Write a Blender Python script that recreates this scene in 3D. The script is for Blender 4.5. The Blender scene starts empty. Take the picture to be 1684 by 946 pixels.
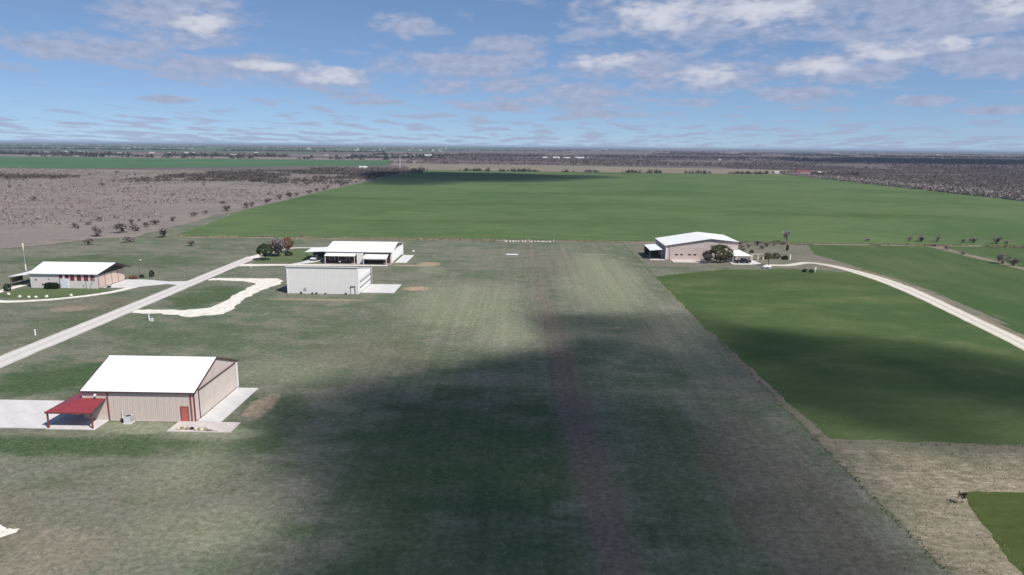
import bpy, math, random
import numpy as np
from mathutils import Vector, Matrix, noise as mnoise

R = math.radians
random.seed(11)
rng = np.random.default_rng(11)
sc = bpy.context.scene
C = sc.collection

# ------------------------------------------------------------------ camera
cam_data = bpy.data.cameras.new('camera')
cam = bpy.data.objects.new('camera', cam_data)
C.objects.link(cam)
cam_data.sensor_width = 36.0
cam_data.lens = 36.0 * 1140.0 / 1684.0
cam_data.clip_start = 0.5
cam_data.clip_end = 120000.0
cam.matrix_world = (Matrix.Translation((0, 0, 40.0)) @ Matrix.Rotation(R(1.005), 4, 'Z')
                    @ Matrix.Rotation(R(90 - 11.571), 4, 'X') @ Matrix.Rotation(R(0.58), 4, 'Z'))
sc.camera = cam

# ------------------------------------------------------------------ light
SUN = Vector((0.64, -0.55, 1.0)).normalized()          # towards the sun: behind the camera, to the right
SUN_EL = math.asin(SUN.z)
SUN_AZ = math.atan2(SUN.x, SUN.y)
sun_data = bpy.data.lights.new('sun', 'SUN')
sun_data.energy = 4.8
sun_data.angle = R(0.53)
sun_data.color = (1.0, 0.95, 0.88)
sun = bpy.data.objects.new('sun', sun_data)
C.objects.link(sun)
sun.rotation_euler = (-SUN).to_track_quat('-Z', 'Y').to_euler()
sun.location = (0, 0, 300)

sc.view_settings.view_transform = 'Standard'
sc.view_settings.look = 'None'
sc.view_settings.gamma = 1.0
sc.view_settings.exposure = 0.05
sc.render.engine = 'CYCLES'
sc.cycles.use_denoising = True
sc.cycles.max_bounces = 5
sc.cycles.diffuse_bounces = 2
sc.cycles.glossy_bounces = 2
sc.cycles.volume_bounces = 0
sc.cycles.transparent_max_bounces = 8


# ------------------------------------------------------------------ node helper
class NT:
    def __init__(self, tree):
        self.t = tree
        self.n = tree.nodes
        self.l = tree.links

    def put(self, sock, v):
        if v is None:
            return
        if isinstance(v, bpy.types.NodeSocket):
            self.l.new(v, sock)
        elif isinstance(v, (tuple, list)):
            d = sock.default_value
            v = list(v)
            if len(d) == 4 and len(v) == 3:
                v = v + [1.0]
            sock.default_value = v
        else:
            sock.default_value = v

    def math(self, op, a, b=None, c=None, clamp=False):
        n = self.n.new('ShaderNodeMath')
        n.operation = op
        n.use_clamp = clamp
        self.put(n.inputs[0], a)
        self.put(n.inputs[1], b)
        self.put(n.inputs[2], c)
        return n.outputs[0]

    def add(self, *xs):
        r = xs[0]
        for x in xs[1:]:
            r = self.math('ADD', r, x)
        return r

    def mul(self, a, b):
        return self.math('MULTIPLY', a, b)

    def sub(self, a, b):
        return self.math('SUBTRACT', a, b)

    def vmul(self, v, s):
        n = self.n.new('ShaderNodeVectorMath')
        n.operation = 'MULTIPLY'
        self.put(n.inputs[0], v)
        self.put(n.inputs[1], s)
        return n.outputs[0]

    def noise(self, vec, scale=1.0, detail=3.0, rough=0.55):
        n = self.n.new('ShaderNodeTexNoise')
        self.put(n.inputs['Vector'], vec)
        n.inputs['Scale'].default_value = scale
        n.inputs['Detail'].default_value = detail
        n.inputs['Roughness'].default_value = rough
        return n.outputs[0]

    def step(self, v, lo, hi, a=0.0, b=1.0):
        n = self.n.new('ShaderNodeMapRange')
        n.interpolation_type = 'SMOOTHSTEP'
        self.put(n.inputs[0], v)
        n.inputs[1].default_value = lo
        n.inputs[2].default_value = hi
        n.inputs[3].default_value = a
        n.inputs[4].default_value = b
        return n.outputs[0]

    def mix(self, f, a, b, mode='MIX'):
        n = self.n.new('ShaderNodeMix')
        n.data_type = 'RGBA'
        n.blend_type = mode
        n.clamp_factor = True
        self.put(n.inputs[0], f)
        self.put(n.inputs[6], a)
        self.put(n.inputs[7], b)
        return n.outputs[2]

    def sep(self, v):
        n = self.n.new('ShaderNodeSeparateXYZ')
        self.put(n.inputs[0], v)
        return n.outputs

    def comb(self, x, y, z=0.0):
        n = self.n.new('ShaderNodeCombineXYZ')
        self.put(n.inputs[0], x)
        self.put(n.inputs[1], y)
        self.put(n.inputs[2], z)
        return n.outputs[0]

    def coord(self, which='Object'):
        return self.n.new('ShaderNodeTexCoord').outputs[which]

    def grey(self, v):
        return self.comb(v, v, v)


# ------------------------------------------------------------------ sky
world = bpy.data.worlds.new('World')
sc.world = world
world.use_nodes = True
w = NT(world.node_tree)
w.n.clear()
w_out = w.n.new('ShaderNodeOutputWorld')
w_bg = w.n.new('ShaderNodeBackground')
w_bg.inputs['Strength'].default_value = 0.13
sky = w.n.new('ShaderNodeTexSky')
sky.sky_type = 'NISHITA'
sky.sun_disc = False
sky.sun_elevation = SUN_EL
sky.sun_rotation = SUN_AZ
sky.altitude = 300
sky.air_density = 0.55
sky.dust_density = 0.0
sky.ozone_density = 3.0
D = w.coord('Generated')
dx, dy, dz = w.sep(D)
RAD = 57.29578
az = w.mul(w.math('ARCTAN2', dx, dy), RAD)
el = w.mul(w.math('ARCSINE', dz), RAD)
# ragged cloud edges: bend the direction by noise that gets finer towards the horizon
zc = w.math('MAXIMUM', w.add(dz, 0.07), 0.03)
pu = w.math('DIVIDE', dx, zc)
pv = w.math('DIVIDE', dy, zc)
plane = w.comb(pu, pv, 0.0)
angv = w.comb(w.mul(az, 0.36), w.mul(el, 0.95), 3.1)
n_edge = w.noise(angv, 1.0, 3.0, 0.5)
n_edge2 = w.noise(w.comb(w.mul(az, 0.9), w.mul(el, 2.0), 9.0), 1.0, 3.0, 0.5)
n_edge3 = w.noise(w.comb(w.mul(az, 2.6), w.mul(el, 5.0), 5.0), 1.0, 4.0, 0.6)
wob = w.add(w.mul(w.sub(n_edge, 0.5), 3.8), w.mul(w.sub(n_edge2, 0.5), 1.9), w.mul(w.sub(n_edge3, 0.5), 0.45))


def cloud_bank(blobs):
    """soft union of ellipses given in degrees of azimuth and elevation"""
    acc = None
    for (a, e, ra, re) in blobs:
        u = w.math('DIVIDE', w.sub(az, a), ra)
        v = w.math('DIVIDE', w.sub(el, e), re)
        d = w.sub(1.0, w.add(w.mul(u, u), w.mul(v, v)))
        acc = d if acc is None else w.math('SMOOTH_MAX', acc, d, 0.25)
    return w.math('MAXIMUM', acc, -3.0)


GREY_CLOUDS = [(-31.5, 6.2, 5.0, 0.9), (-25.5, 8.6, 4.6, 1.9), (-21.5, 5.3, 5.6, 0.95), (-15.5, 5.0, 4.0, 0.8),
               (-9.5, 9.0, 2.2, 0.9), (-5.0, 6.2, 6.2, 1.0), (-1.2, 7.4, 2.6, 1.1), (-1.8, 4.6, 2.2, 0.6), (-6.2, 4.6, 2.4, 0.6),
               (-14.5, 3.7, 2.6, 0.36), (-12.2, 3.2, 2.0, 0.26), (-27, 3.0, 2.0, 0.26),
               (4.2, 3.8, 4.6, 0.9), (-2.0, 3.0, 3.2, 0.42), (8.0, 6.2, 5.4, 1.0), (13.5, 5.3, 4.6, 1.2), (13.8, 9.9, 9.0, 2.2),
               (29.5, 9.2, 9.0, 1.7), (23.0, 5.8, 5.0, 1.2), (27.0, 6.6, 4.6, 1.0), (32.5, 6.0, 4.4, 1.3), (20.5, 4.0, 3.2, 0.6),
               (13.0, 3.4, 2.2, 0.36), (28.5, 3.3, 2.4, 0.36), (33.0, 2.6, 2.4, 0.3), (6.0, 2.5, 2.6, 0.3)]
LIT_CLOUDS = [(-24.3, 8.4, 1.9, 0.9), (-15.2, 5.2, 2.3, 0.75), (-20.0, 5.6, 2.2, 0.4), (6.6, 6.6, 1.9, 0.6), (13.8, 5.5, 2.6, 0.8),
              (10.3, 9.8, 3.6, 1.2), (17.5, 9.9, 3.6, 1.1), (22.4, 5.9, 2.8, 0.7), (26.3, 6.7, 3.0, 0.75), (33.0, 9.4, 2.0, 1.0),
              (30.6, 7.0, 1.6, 0.5), (4.6, 6.5, 1.2, 0.45)]
d_grey = w.add(cloud_bank(GREY_CLOUDS), w.add(wob, 0.55))
a_grey = w.step(d_grey, -0.3, 1.6)
d_lit = w.add(cloud_bank(LIT_CLOUDS), w.add(w.mul(wob, 0.75), 0.35))
a_lit = w.mul(w.step(d_lit, -0.2, 1.8), a_grey)
# the scattered small cumulus of the whole sky, a flat layer in perspective
n_layer = w.noise(w.vmul(plane, (2.2, 1.25, 1.0)), 1.0, 5.0, 0.52)
n_cover = w.noise(plane, 0.2, 2.0, 0.5)
layer = w.add(n_layer, w.mul(w.sub(n_cover, 0.5), 0.35))
low = w.step(el, 0.2, 4.2, 1.0, 0.0)
thr = w.add(layer, w.mul(low, 0.09))
a_layer = w.mul(w.step(thr, 0.53, 0.68), 0.85)
GREY_C = (2.75, 3.15, 4.35)
LIT_C = (5.0, 5.1, 5.7)
gam = w.n.new('ShaderNodeGamma')
w.l.new(sky.outputs[0], gam.inputs[0])
gam.inputs[1].default_value = 0.6
skyc = w.mix(1.0, gam.outputs[0], (1.00, 1.24, 1.56), 'MULTIPLY')
col = w.mix(a_layer, skyc, (2.7, 3.2, 4.45))
greyc = w.mix(1.0, GREY_C, w.grey(w.add(0.72, w.mul(n_edge2, 0.56))), 'MULTIPLY')
col = w.mix(w.mul(a_grey, 0.92), col, greyc)
col = w.mix(w.mul(a_lit, 0.85), col, LIT_C)
w.l.new(col, w_bg.inputs['Color'])
w.l.new(w_bg.outputs[0], w_out.inputs['Surface'])


# ------------------------------------------------------------------ mesh helpers
class MB:
    def __init__(self):
        self.v = []
        self.f = []

    def quad(self, a, b, c, d):
        k = len(self.v)
        self.v += [a, b, c, d]
        self.f.append((k, k + 1, k + 2, k + 3))
        return self

    def poly(self, pts):
        k = len(self.v)
        self.v += [tuple(p) for p in pts]
        self.f.append(tuple(range(k, k + len(pts))))
        return self

    def box(self, x0, x1, y0, y1, z0, z1):
        k = len(self.v)
        self.v += [(x0, y0, z0), (x1, y0, z0), (x1, y1, z0), (x0, y1, z0), (x0, y0, z1), (x1, y0, z1), (x1, y1, z1), (x0, y1, z1)]
        self.f += [(k, k + 3, k + 2, k + 1), (k + 4, k + 5, k + 6, k + 7), (k, k + 1, k + 5, k + 4), (k + 1, k + 2, k + 6, k + 5),
                   (k + 2, k + 3, k + 7, k + 6), (k + 3, k, k + 4, k + 7)]
        return self

    def slab(self, pts, t):
        """a plate: a polygon in 3-D thickened downwards by t"""
        n = len(pts)
        k = len(self.v)
        self.v += [tuple(p) for p in pts] + [(p[0], p[1], p[2] - t) for p in pts]
        self.f.append(tuple(range(k, k + n)))
        self.f.append(tuple(range(k + 2 * n - 1, k + n - 1, -1)))
        for i in range(n):
            j = (i + 1) % n
            self.f.append((k + i, k + n + i, k + n + j, k + j))
        return self

    def prism(self, pts, axis, a0, a1):
        """a profile of (u, z) pairs swept along x or y"""
        n = len(pts)
        k = len(self.v)
        for a in (a0, a1):
            for (u, z) in pts:
                self.v.append((a, u, z) if axis == 'x' else (u, a, z))
        self.f.append(tuple(range(k, k + n)))
        self.f.append(tuple(range(k + 2 * n - 1, k + n - 1, -1)))
        for i in range(n):
            j = (i + 1) % n
            self.f.append((k + i, k + n + i, k + n + j, k + j))
        return self

    def tube(self, p0, p1, r0, r1=None, n=8, cap=True):
        r1 = r0 if r1 is None else r1
        p0, p1 = Vector(p0), Vector(p1)
        d = (p1 - p0).normalized()
        a = d.orthogonal().normalized()
        b = d.cross(a)
        k = len(self.v)
        for p, r in ((p0, r0), (p1, r1)):
            for i in range(n):
                t = 2 * math.pi * i / n
                self.v.append(tuple(p + a * (r * math.cos(t)) + b * (r * math.sin(t))))
        for i in range(n):
            j = (i + 1) % n
            self.f.append((k + i, k + j, k + n + j, k + n + i))
        if cap:
            self.f.append(tuple(range(k + n - 1, k - 1, -1)))
            self.f.append(tuple(range(k + n, k + 2 * n)))
        return self

    def lathe(self, c, prof, n=12):
        k = len(self.v)
        m = len(prof)
        for (r, z) in prof:
            for i in range(n):
                t = 2 * math.pi * i / n
                self.v.append((c[0] + r * math.cos(t), c[1] + r * math.sin(t), c[2] + z))
        for q in range(m - 1):
            for i in range(n):
                j = (i + 1) % n
                self.f.append((k + q * n + i, k + q * n + j, k + (q + 1) * n + j, k + (q + 1) * n + i))
        self.f.append(tuple(range(k + n - 1, k - 1, -1)))
        self.f.append(tuple(range(k + (m - 1) * n, k + m * n)))
        return self

    def ribbed(self, o, u, h, length, height, nrm, pitch=0.3, depth=0.035, top=None):
        """ribbed metal sheet: o corner, u run direction, h up direction, nrm outwards; top(s) gives the height at run s"""
        o, u, h, nrm = Vector(o), Vector(u), Vector(h), Vector(nrm)
        s = 0.0
        xs = []
        while s < length - 1e-6:
            for (ds, dd) in ((0.0, 0), (pitch * 0.62, 0), (pitch * 0.72, 1), (pitch * 0.9, 1)):
                if s + ds < length:
                    xs.append((s + ds, dd * depth))
            s += pitch
        xs.append((length, 0.0))
        k = len(self.v)
        for (a, dd) in xs:
            t = height if top is None else top(a)
            self.v.append(tuple(o + u * a + nrm * dd))
            self.v.append(tuple(o + u * a + nrm * dd + h * t))
        for i in range(len(xs) - 1):
            q = k + 2 * i
            self.f.append((q, q + 2, q + 3, q + 1))
        return self


def mesh_obj(name, mb, mat, parent=None, origin=(0, 0, 0), smooth=False):
    me = bpy.data.meshes.new(name)
    o = Vector(origin)
    me.from_pydata([(v[0] - o.x, v[1] - o.y, v[2] - o.z) for v in mb.v], [], mb.f)
    me.materials.append(mat)
    if smooth:
        me.polygons.foreach_set('use_smooth', [True] * len(me.polygons))
    me.update()
    ob = bpy.data.objects.new(name, me)
    C.objects.link(ob)
    if parent is not None:
        ob.parent = parent
    else:
        ob.location = o
    return ob


def np_mesh(name, verts, tris, mat, k=3):
    me = bpy.data.meshes.new(name)
    nv, nf = len(verts), len(tris)
    me.vertices.add(nv)
    me.vertices.foreach_set('co', np.ascontiguousarray(verts, dtype=np.float32).ravel())
    me.loops.add(nf * k)
    me.loops.foreach_set('vertex_index', np.ascontiguousarray(tris, dtype=np.int32).ravel())
    me.polygons.add(nf)
    me.polygons.foreach_set('loop_start', np.arange(0, nf * k, k, dtype=np.int32))
    me.update(calc_edges=True)
    me.materials.append(mat)
    return me


def tag(o, label=None, cat=None, group=None, kind=None):
    if label:
        o['label'] = label
    if cat:
        o['category'] = cat
    if group:
        o['group'] = group
    if kind:
        o['kind'] = kind
    return o


def thing(name, label, cat, loc=(0, 0, 0), group=None, rz=0.0):
    e = bpy.data.objects.new(name, None)
    C.objects.link(e)
    e.location = loc
    e.rotation_euler = (0, 0, rz)
    e.empty_display_size = 0.5
    return tag(e, label, cat, group)


def link_copy(src, parent):
    c = src.copy()
    C.objects.link(c)
    c.parent = parent
    return c


def copy_tree(root, loc, rz=0.0, scale=1.0, label=None, group=None):
    r = root.copy()
    C.objects.link(r)
    r.location = loc
    r.rotation_euler = (0, 0, rz)
    r.scale = (scale, scale, scale) if not isinstance(scale, tuple) else scale
    if label:
        r['label'] = label
    if group:
        r['group'] = group
    for ch in list(root.children):
        c = link_copy(ch, r)
        for g in list(ch.children):
            link_copy(g, c)
    return r


# ------------------------------------------------------------------ materials
def new_mat(name):
    m = bpy.data.materials.new(name)
    m.use_nodes = True
    t = NT(m.node_tree)
    return m, t, m.node_tree.nodes['Principled BSDF']


def plain(name, col, var=0.10, scale=1.5, rough=0.6, spec=0.3, metal=0.0, bump=0.0, bscale=20.0, stain=None, stretch=None):
    m, t, b = new_mat(name)
    P = t.coord()
    Q = t.vmul(P, stretch) if stretch else P
    n = t.noise(Q, scale, 5.0, 0.6)
    f = t.step(n, 0.3, 0.7)
    c = t.mix(f, tuple(x * (1 - var) for x in col), tuple(min(1.0, x * (1 + var)) for x in col))
    if stain:
        n2 = t.noise(Q, scale * 0.35, 4.0, 0.65)
        c = t.mix(t.step(n2, 0.52, 0.75, 0.0, stain[1]), c, stain[0])
    t.l.new(c, b.inputs['Base Color'])
    b.inputs['Roughness'].default_value = rough
    b.inputs['Specular IOR Level'].default_value = spec
    b.inputs['Metallic'].default_value = metal
    if bump:
        nb = t.noise(P, bscale, 4.0, 0.6)
        bn = t.n.new('ShaderNodeBump')
        bn.inputs['Strength'].default_value = bump
        bn.inputs['Distance'].default_value = 0.05
        t.l.new(nb, bn.inputs['Height'])
        t.l.new(bn.outputs[0], b.inputs['Normal'])
    return m


def add_bump(t, b, height, strength, dist):
    bn = t.n.new('ShaderNodeBump')
    bn.inputs['Strength'].default_value = strength
    bn.inputs['Distance'].default_value = dist
    t.l.new(height, bn.inputs['Height'])
    t.l.new(bn.outputs[0], b.inputs['Normal'])


def blob(t, x, y, warp, spots):
    """soft patches of ground given in metres: (x, y, rx, ry, strength)"""
    acc = None
    for (cx, cy, rx, ry, s) in spots:
        u = t.math('DIVIDE', t.sub(x, cx), rx)
        v = t.math('DIVIDE', t.sub(y, cy), ry)
        d = t.sub(1.0, t.add(t.mul(u, u), t.mul(v, v)))
        d = t.mul(t.step(t.add(d, warp), -0.15, 0.85), s)
        acc = d if acc is None else t.math('MAXIMUM', acc, d)
    return acc


def mat_airfield():
    m, t, b = new_mat('airfield_turf')
    P = t.coord()
    x, y, _ = t.sep(P)
    big = t.noise(P, 0.022, 4.0, 0.6)
    mid = t.noise(t.vmul(P, (0.10, 0.17, 1.0)), 1.0, 5.0, 0.62)
    fine = t.noise(P, 0.9, 6.0, 0.68)
    grain = t.noise(P, 4.5, 3.0, 0.6)
    lines = t.noise(t.vmul(P, (0.55, 0.012, 1.0)), 1.0, 3.0, 0.6)
    g = t.add(t.mul(big, 0.55), t.mul(mid, 0.45))
    c = t.mix(t.step(g, 0.40, 0.60), (0.184, 0.180, 0.138), (0.114, 0.142, 0.088))
    patch = t.noise(P, 0.16, 5.0, 0.65)
    c = t.mix(t.step(patch, 0.50, 0.68, 0.0, 0.7), c, (0.228, 0.212, 0.162))
    c = t.mix(t.step(mid, 0.55, 0.72, 0.0, 0.55), c, (0.078, 0.112, 0.058))
    warp = t.mul(t.sub(mid, 0.5), 2.4)
    green = blob(t, x, y, warp, [(-79, 112, 14, 12, 0.9), (-58, 85.5, 34, 3.6, 0.85), (-36, 94, 5, 12, 0.6), (-84, 178, 9, 17, 0.8),
                                 (-128, 178, 14, 6, 0.9), (-80, 240, 11, 9, 0.8), (-104, 150, 8, 20, 0.4), (-140, 230, 40, 16, 0.5),
                                 (-30, 150, 24, 20, 0.35), (-8, 86, 22, 28, 0.72), (19, 84, 9, 32, 0.5), (-6, 60, 16, 14, 0.6), (-16, 128, 14, 12, 0.4), (-70, 140, 20, 12, 0.4), (26, 170, 10, 30, 0.3)])
    c = t.mix(green, c, (0.060, 0.100, 0.042))
    pale = blob(t, x, y, warp, [(-16, 175, 18, 34, 0.75), (-4, 150, 8, 22, 0.7), (24, 215, 14, 60, 0.8), (34, 150, 8, 34, 0.4), (-30, 222, 5, 8, 0.6),
                                (-42, 80, 6, 9, 0.45), (-34, 66, 9, 6, 0.55), (-55, 92.0, 9, 2.4, 0.95), (-43, 90.6, 8, 2.6, 0.8), (-44, 118, 11, 9, 0.4)])
    c = t.mix(pale, c, (0.240, 0.250, 0.172))
    bare = blob(t, x, y, t.mul(t.sub(fine, 0.5), 2.2), [(-32.5, 233, 4.5, 5.5, 0.8), (-30.5, 192, 4.5, 3.4, 0.9), (-40.5, 101, 2.3, 6, 0.75),
                                                          (-38, 230, 9, 1.8, 0.8), (-54, 176, 16, 1.6, 0.55), (-110, 163, 6, 4, 0.5), (-49, 61, 10, 6, 0.18)])
    c = t.mix(bare, c, (0.40, 0.30, 0.215))
    worn = blob(t, x, y, warp, [(31, 74, 9, 30, 0.6), (-44, 70, 16, 12, 0.3), (-30, 128, 14, 9, 0.45), (-108, 168, 12, 8, 0.5), (-60, 66, 10, 8, 0.5), (12, 240, 10, 30, 0.4)])
    c = t.mix(worn, c, (0.180, 0.150, 0.114))
    # the worn wheel track down the middle of the strip
    tx = t.sub(x, t.add(9.6, t.mul(t.sub(y, 60.0), -0.036)))
    tx = t.add(tx, t.mul(t.sub(mid, 0.5), 3.0))
    trk = t.step(t.math('ABSOLUTE', tx), 0.6, 4.4, 1.0, 0.0)
    trk = t.mul(trk, t.mul(t.step(y, 110.0, 230.0, 0.95, 0.30), t.step(fine, 0.2, 0.6, 0.75, 1.0)))
    c = t.mix(trk, c, (0.176, 0.142, 0.116))
    on_strip = t.mul(t.step(x, -34.0, -20.0), t.step(x, 38.0, 41.0, 1.0, 0.0))
    k = t.add(1.0, t.mul(t.mul(t.sub(lines, 0.5), 0.55), on_strip))
    tuft = t.noise(P, 1.5, 5.0, 0.72)
    k = t.mul(k, t.add(0.80, t.mul(t.step(tuft, 0.36, 0.64), 0.36)))
    k = t.mul(k, t.add(0.46, t.mul(fine, 1.08)))
    k = t.mul(k, t.add(0.62, t.mul(grain, 0.76)))
    c = t.mix(1.0, c, t.grey(k), 'MULTIPLY')
    t.l.new(c, b.inputs['Base Color'])
    b.inputs['Roughness'].default_value = 0.95
    b.inputs['Specular IOR Level'].default_value = 0.05
    add_bump(t, b, t.add(t.mul(fine, 0.7), t.mul(grain, 0.3)), 0.55, 0.35)
    return m


def mat_field(name, dark, light, pale=None, stretch=(0.05, 0.16, 1.0), bump=0.4):
    m, t, b = new_mat(name)
    P = t.coord()
    big = t.noise(P, 0.010, 4.0, 0.6)
    streak = t.noise(t.vmul(P, stretch), 1.0, 5.0, 0.62)
    fine = t.noise(P, 0.7, 6.0, 0.7)
    rows = t.noise(t.vmul(P, (0.02, 1.3, 1.0)), 1.0, 2.0, 0.5)
    g = t.add(t.mul(big, 0.5), t.mul(streak, 0.5))
    c = t.mix(t.step(g, 0.40, 0.60), dark, light)
    swirl = t.noise(t.vmul(P, (0.0045, 0.013, 1.0)), 1.0, 4.0, 0.6)
    c = t.mix(t.step(swirl, 0.50, 0.66, 0.0, 0.55), c, tuple(q * 0.72 for q in dark))
    if pale:
        c = t.mix(t.step(streak, 0.58, 0.74, 0.0, 0.6), c, pale)
    k = t.mul(t.add(0.70, t.mul(fine, 0.6)), t.add(0.85, t.mul(rows, 0.3)))
    c = t.mix(1.0, c, t.grey(k), 'MULTIPLY')
    t.l.new(c, b.inputs['Base Color'])
    b.inputs['Roughness'].default_value = 0.9
    b.inputs['Specular IOR Level'].default_value = 0.08
    add_bump(t, b, fine, bump, 0.3)
    return m


def mat_scrub(name, a, b2, c2, s=0.012, speck=0.6):
    m, t, b = new_mat(name)
    P = t.coord()
    big = t.noise(t.vmul(P, (1.0, 1.6, 1.0)), s, 5.0, 0.62)
    mid = t.noise(P, s * 7.0, 5.0, 0.65)
    fine = t.noise(P, 0.5, 5.0, 0.65)
    c = t.mix(t.step(big, 0.40, 0.62), a, b2)
    c = t.mix(t.step(mid, 0.50, 0.68, 0.0, 0.75), c, c2)
    if speck > 0.6:
        streak = t.noise(t.vmul(P, (0.7, 1.6, 1.0)), 1.0, 5.0, 0.7)
        fine = t.add(t.mul(t.step(fine, 0.30, 0.70), 0.45), t.mul(t.step(streak, 0.34, 0.66), 0.55))
        speck = 0.75
    k = t.add(1.0 - speck * 0.5, t.mul(fine, speck))
    c = t.mix(1.0, c, t.grey(k), 'MULTIPLY')
    t.l.new(c, b.inputs['Base Color'])
    b.inputs['Roughness'].default_value = 0.95
    b.inputs['Specular IOR Level'].default_value = 0.05
    add_bump(t, b, fine, 0.4, 0.4)
    return m


def mat_gravel(name, base, edge):
    """a lane: two wheel tracks on a strip whose u runs across"""
    m, t, b = new_mat(name)
    P = t.coord()
    u, v, _ = t.sep(t.coord('UV'))
    n = t.noise(P, 0.9, 6.0, 0.7)
    n2 = t.noise(P, 0.12, 3.0, 0.6)
    d = t.math('ABSOLUTE', t.sub(t.math('ABSOLUTE', t.sub(u, 0.5)), 0.24))
    trk = t.step(t.add(d, t.mul(t.sub(n2, 0.5), 0.10)), 0.05, 0.2, 1.0, 0.0)
    c = t.mix(trk, edge, base)
    k = t.add(0.72, t.mul(n, 0.55))
    c = t.mix(1.0, c, t.grey(k), 'MULTIPLY')
    t.l.new(c, b.inputs['Base Color'])
    b.inputs['Roughness'].default_value = 0.9
    b.inputs['Specular IOR Level'].default_value = 0.1
    add_bump(t, b, n, 0.4, 0.1)
    return m


def mat_leaf(name, a, b2, trans=0.15):
    m, t, b = new_mat(name)
    P = t.coord()
    n = t.noise(P, 1.3, 3.0, 0.6)
    inf = t.n.new('ShaderNodeObjectInfo')
    k = t.add(0.8, t.mul(inf.outputs['Random'], 0.4))
    c = t.mix(t.step(n, 0.35, 0.65), a, b2)
    c = t.mix(1.0, c, t.grey(k), 'MULTIPLY')
    t.l.new(c, b.inputs['Base Color'])
    b.inputs['Roughness'].default_value = 0.8
    b.inputs['Specular IOR Level'].default_value = 0.1
    return m


M = {}
M['turf'] = mat_airfield()
M['wheat'] = mat_field('wheat', (0.078, 0.126, 0.048), (0.112, 0.160, 0.064))
M['wheat_near'] = mat_field('wheat_near', (0.062, 0.102, 0.036), (0.102, 0.136, 0.052), (0.150, 0.150, 0.075), stretch=(0.06, 0.10, 1.0))
M['wheat_east'] = mat_field('wheat_east', (0.060, 0.102, 0.038), (0.088, 0.124, 0.050), (0.145, 0.165, 0.10), stretch=(0.10, 0.03, 1.0))
M['lush'] = mat_field('lush', (0.056, 0.078, 0.022), (0.078, 0.100, 0.030))
M['pasture'] = mat_scrub('pasture', (0.248, 0.212, 0.188), (0.215, 0.186, 0.164), (0.158, 0.140, 0.122), 0.010)
M['brush'] = mat_scrub('brushland', (0.150, 0.118, 0.114), (0.112, 0.090, 0.092), (0.180, 0.145, 0.130), 0.0035)
M['tan'] = mat_scrub('stubble', (0.250, 0.205, 0.165), (0.21, 0.178, 0.14), (0.18, 0.165, 0.12), 0.01)
M['far_green'] = mat_field('far_green', (0.060, 0.135, 0.060), (0.085, 0.150, 0.075), stretch=(0.004, 0.012, 1.0))
M['far_tan'] = mat_scrub('far_tan', (0.25, 0.205, 0.18), (0.20, 0.165, 0.145), (0.16, 0.13, 0.115), 0.004)
M['dry'] = mat_scrub('dry_grass', (0.300, 0.255, 0.185), (0.225, 0.205, 0.140), (0.165, 0.165, 0.100), 0.09, 1.7)
M['verge'] = mat_scrub('verge', (0.245, 0.205, 0.155), (0.185, 0.172, 0.120), (0.145, 0.150, 0.095), 0.05)
M['yard'] = mat_scrub('yard', (0.185, 0.168, 0.135), (0.150, 0.152, 0.105), (0.225, 0.195, 0.155), 0.06)
M['lawn'] = mat_field('lawn', (0.090, 0.128, 0.055), (0.125, 0.150, 0.075), stretch=(0.2, 0.3, 1.0))
M['road'] = mat_gravel('lane', (0.62, 0.585, 0.545), (0.54, 0.505, 0.465))
M['gravel'] = mat_gravel('gravel_track', (0.66, 0.61, 0.53), (0.54, 0.49, 0.41))
M['caliche'] = plain('caliche', (0.72, 0.68, 0.60), 0.16, 0.8, 0.95, 0.05, bump=0.4, bscale=3, stain=((0.50, 0.45, 0.36), 0.5))
M['concrete'] = plain('concrete', (0.61, 0.59, 0.575), 0.09, 0.5, 0.85, 0.15, bump=0.1, bscale=5, stain=((0.50, 0.475, 0.455), 0.5))
M['concrete_pink'] = plain('concrete_pink', (0.58, 0.515, 0.48), 0.10, 0.6, 0.85, 0.15, stain=((0.42, 0.36, 0.33), 0.4))
M['patio'] = plain('patio', (0.30, 0.255, 0.24), 0.14, 0.8, 0.85, 0.15, stain=((0.2, 0.175, 0.165), 0.5))
M['white_roof'] = plain('white_roof', (0.86, 0.855, 0.84), 0.03, 0.4, 0.45, 0.35, stain=((0.74, 0.73, 0.71), 0.5), stretch=(1.0, 0.2, 1.0))
M['white'] = plain('white_paint', (0.80, 0.79, 0.78), 0.04, 0.7, 0.55, 0.3, stain=((0.66, 0.63, 0.60), 0.35))
M['tan_metal'] = plain('tan_siding', (0.62, 0.525, 0.465), 0.05, 0.5, 0.5, 0.35, stain=((0.55, 0.46, 0.40), 0.5), stretch=(1.0, 1.0, 0.3))
M['tan_door'] = plain('tan_door', (0.60, 0.53, 0.47), 0.05, 0.5, 0.5, 0.35, stain=((0.53, 0.46, 0.40), 0.5))
M['pink_metal'] = plain('pink_siding', (0.58, 0.49, 0.46), 0.05, 0.5, 0.55, 0.3, stain=((0.50, 0.42, 0.39), 0.4), stretch=(1.0, 1.0, 0.3))
M['pink_door'] = plain('pink_door', (0.54, 0.435, 0.40), 0.05, 0.6, 0.55, 0.3)
M['grey_metal'] = plain('grey_siding', (0.76, 0.735, 0.71), 0.04, 0.5, 0.5, 0.35, stain=((0.68, 0.655, 0.63), 0.5), stretch=(1.0, 1.0, 0.3))
M['stucco'] = plain('stucco', (0.66, 0.605, 0.585), 0.06, 0.6, 0.85, 0.15, bump=0.15, bscale=10)
M['slide'] = plain('sliding_door', (0.60, 0.47, 0.40), 0.05, 0.6, 0.6, 0.3)
M['red_trim'] = plain('red_trim', (0.235, 0.060, 0.055), 0.10, 1.0, 0.5, 0.35)
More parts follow.
